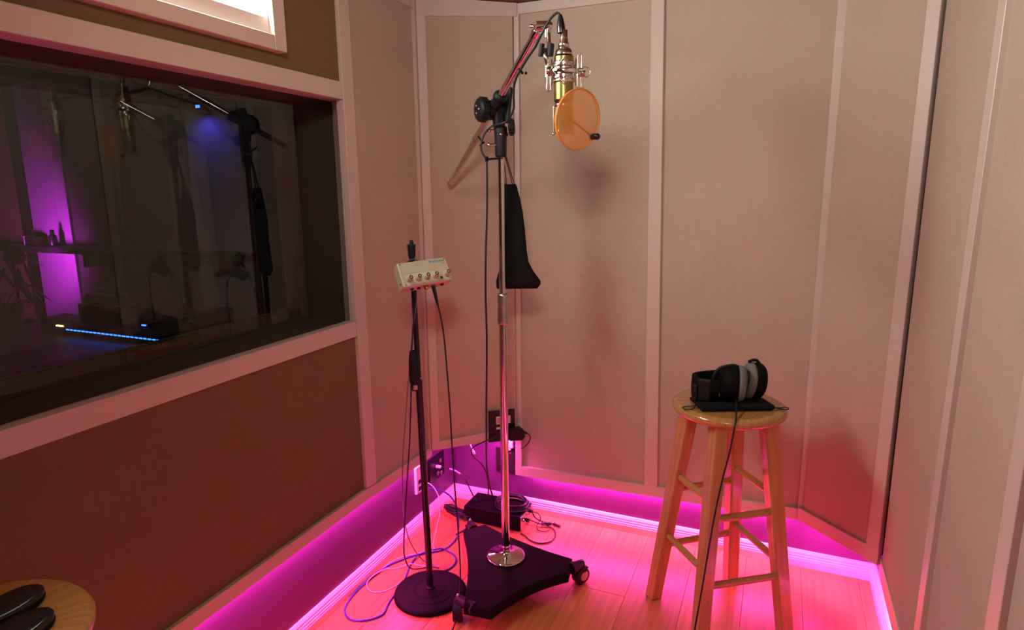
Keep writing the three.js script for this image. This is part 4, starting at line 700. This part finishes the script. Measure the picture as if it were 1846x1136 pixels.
{
  const t = thing('light_bar', 'thin glowing blue light bar across the control-room desk', 'light bar');
  part(t, 'holder', boxAt(-2.27, -1.49, 0.664, 0.680, 0.245, 0.252, 0.002), M.black_gloss);
  for (let i = 0; i < 24; i++) { const x = -2.26 + i * 0.0322; part(t, 'diode', boxAt(x, x + 0.022, 0.669, 0.676, 0.252, 0.256, 0.001), M.blue_glow); }
  areaLight([0.05, 0.15, 1], LIGHT.blue, 0.76, 0.01, [-1.88, 0.672, 0.262], [-1.88, 0.672, 2]);
  const p = thing('indicator_lamp', 'tiny amber indicator lamp at the left end of the blue light bar', 'indicator');
  part(p, 'lens', boxAt(-2.345, -2.29, 0.684, 0.692, 0.245, 0.256, 0.002), M.amber_glow); part(p, 'holder', boxAt(-2.36, -2.28, 0.664, 0.684, 0.240, 0.254, 0.002), M.black_gloss);
  const b = thing('standby_lamp', 'tiny blue standby lamp above the right part of the blue light bar', 'indicator');
  part(b, 'lens', rbox(0.03, 0.008, 0.004, 0.001, [-1.68, 0.733, 0.22]), M.blue_glow); part(b, 'holder', rbox(0.05, 0.03, 0.02, 0.002, [-1.68, 0.735, 0.206]), M.black_gloss);
}
{
  const t = thing('desk_speaker', 'dark studio speaker on the control-room desk beyond the blue bar', 'speaker', [-1.28, 0.72, 0.18]);
  part(t, 'cabinet', rbox(0.26, 0.12, 0.12, 0.01, [-0.02, 0.06, -0.02]), M.black_matte); part(t, 'cone', turned([[0.015, 0], [0.045, 0.008], [0.05, 0.004]], [-0.06, 0.06, 0.04], [0, 0, 1]), M.black_gloss);
  const m = thing('equipment_case', 'black equipment case on the control-room desk', 'case', [-2.0, 0.72, 0.17]);
  part(m, 'case', rbox(0.34, 0.10, 0.13, 0.012, [0, 0.05, 0]), M.black_matte); part(m, 'lid', rbox(0.22, 0.06, 0.10, 0.02, [-0.03, 0.12, 0]), M.black_matte);
}
{
  const t = thing('potted_plant', 'dark leafy plant in front of the magenta control-room lamp', 'plant', [-2.72, 0.635, 0.30]);
  part(t, 'pot', turned([[0, 0], [0.07, 0], [0.095, 0.14], [0.10, 0.15], [0.09, 0.15], [0.085, 0.13], [0, 0.13]], [0, 0, 0]), M.black_matte);
  for (let i = 0; i < 34; i++) {
    const a = rnd() * 6.2832, l = 0.12 + rnd() * 0.24, e = 0.1 + rnd() * 0.9, w = 0.022 + rnd() * 0.02, tip = [Math.cos(a) * l, 0.13 + l * e * 0.8, Math.sin(a) * l * 0.6];
    const s = new THREE.Shape(); s.moveTo(0, 0); s.quadraticCurveTo(w, 0.06, 0, 0.15); s.quadraticCurveTo(-w, 0.06, 0, 0);
    const g = new THREE.ExtrudeGeometry(s, { depth: 0.0015, bevelEnabled: false, curveSegments: 5 }); g.rotateX(rnd() * 1.2); g.rotateY(a); g.rotateZ((rnd() - 0.5) * 1.5); g.translate(...tip);
    part(t, 'leaf', g, M.leaf); if (i < 12) part(t, 'stem', tube([[0, 0.12, 0], [tip[0] * 0.4, 0.12 + tip[1] * 0.4, tip[2] * 0.4], tip], 0.003, false, 10, 5), M.leaf);
  }
}
{
  const t = thing('uplight', 'small black shaded lamp throwing magenta light on the control-room wall', 'lamp', [-2.93, 0, 0.10]);
  const aim = V([-0.55, 0.12, -1]).normalize().toArray();
  part(t, 'post', rod([0, 0.635, 0], [0, 1.0, 0], 0.008), M.black_matte); part(t, 'foot', turned([[0, 0.6351], [0.07, 0.6351], [0.065, 0.648], [0, 0.65]], [0, 0, 0]), M.black_matte);
  part(t, 'shade', turned([[0, -0.03], [0.03, -0.03], [0.045, 0.0], [0.05, 0.05], [0.048, 0.05], [0.043, 0.0], [0.028, -0.026], [0, -0.026]], [0, 1.03, 0], aim), M.black_matte);
  part(t, 'bulb', ball(0.02, [0, 1.03, 0], 16), M.magenta_glow);
  const l = new THREE.SpotLight(new THREE.Color().setRGB(0.72, 0.035, 0.80), LIGHT.uplight, 0, 70 * R, 0.4, 2); l.position.set(-2.93 + aim[0] * 0.055, 1.03 + aim[1] * 0.055, 0.10 + aim[2] * 0.055); l.target.position.set(-2.93 + aim[0], 1.03 + aim[1], 0.10 + aim[2]); l.shadow.radius = 2; scene.add(l, l.target);
}

{
  const t = thing('wall_lamp', 'small blue lamp high on the far control-room wall', 'lamp', [-1.64, 1.86, CZ + 0.02]);
  part(t, 'housing', rbox(0.10, 0.05, 0.06, 0.006, [0, 0, 0.03]), M.black_matte); part(t, 'lens', rbox(0.03, 0.014, 0.004, 0.0015, [0, 0.005, 0.0605]), M.blue_glow);
  const l = new THREE.SpotLight(new THREE.Color().setRGB(0.10, 0.10, 1), LIGHT.wash, 0, 80 * R, 0.6, 2); l.position.set(-1.64, 1.83, CZ + 0.10); l.target.position.set(-1.64, 0.8, CZ - 0.1); l.shadow.radius = 2; scene.add(l, l.target);
}


scene.traverse((o) => { if (o.isSpotLight) o.castShadow = true; if (o.isMesh) { o.castShadow = true; o.receiveShadow = true; } });
renderer.render(scene, camera);
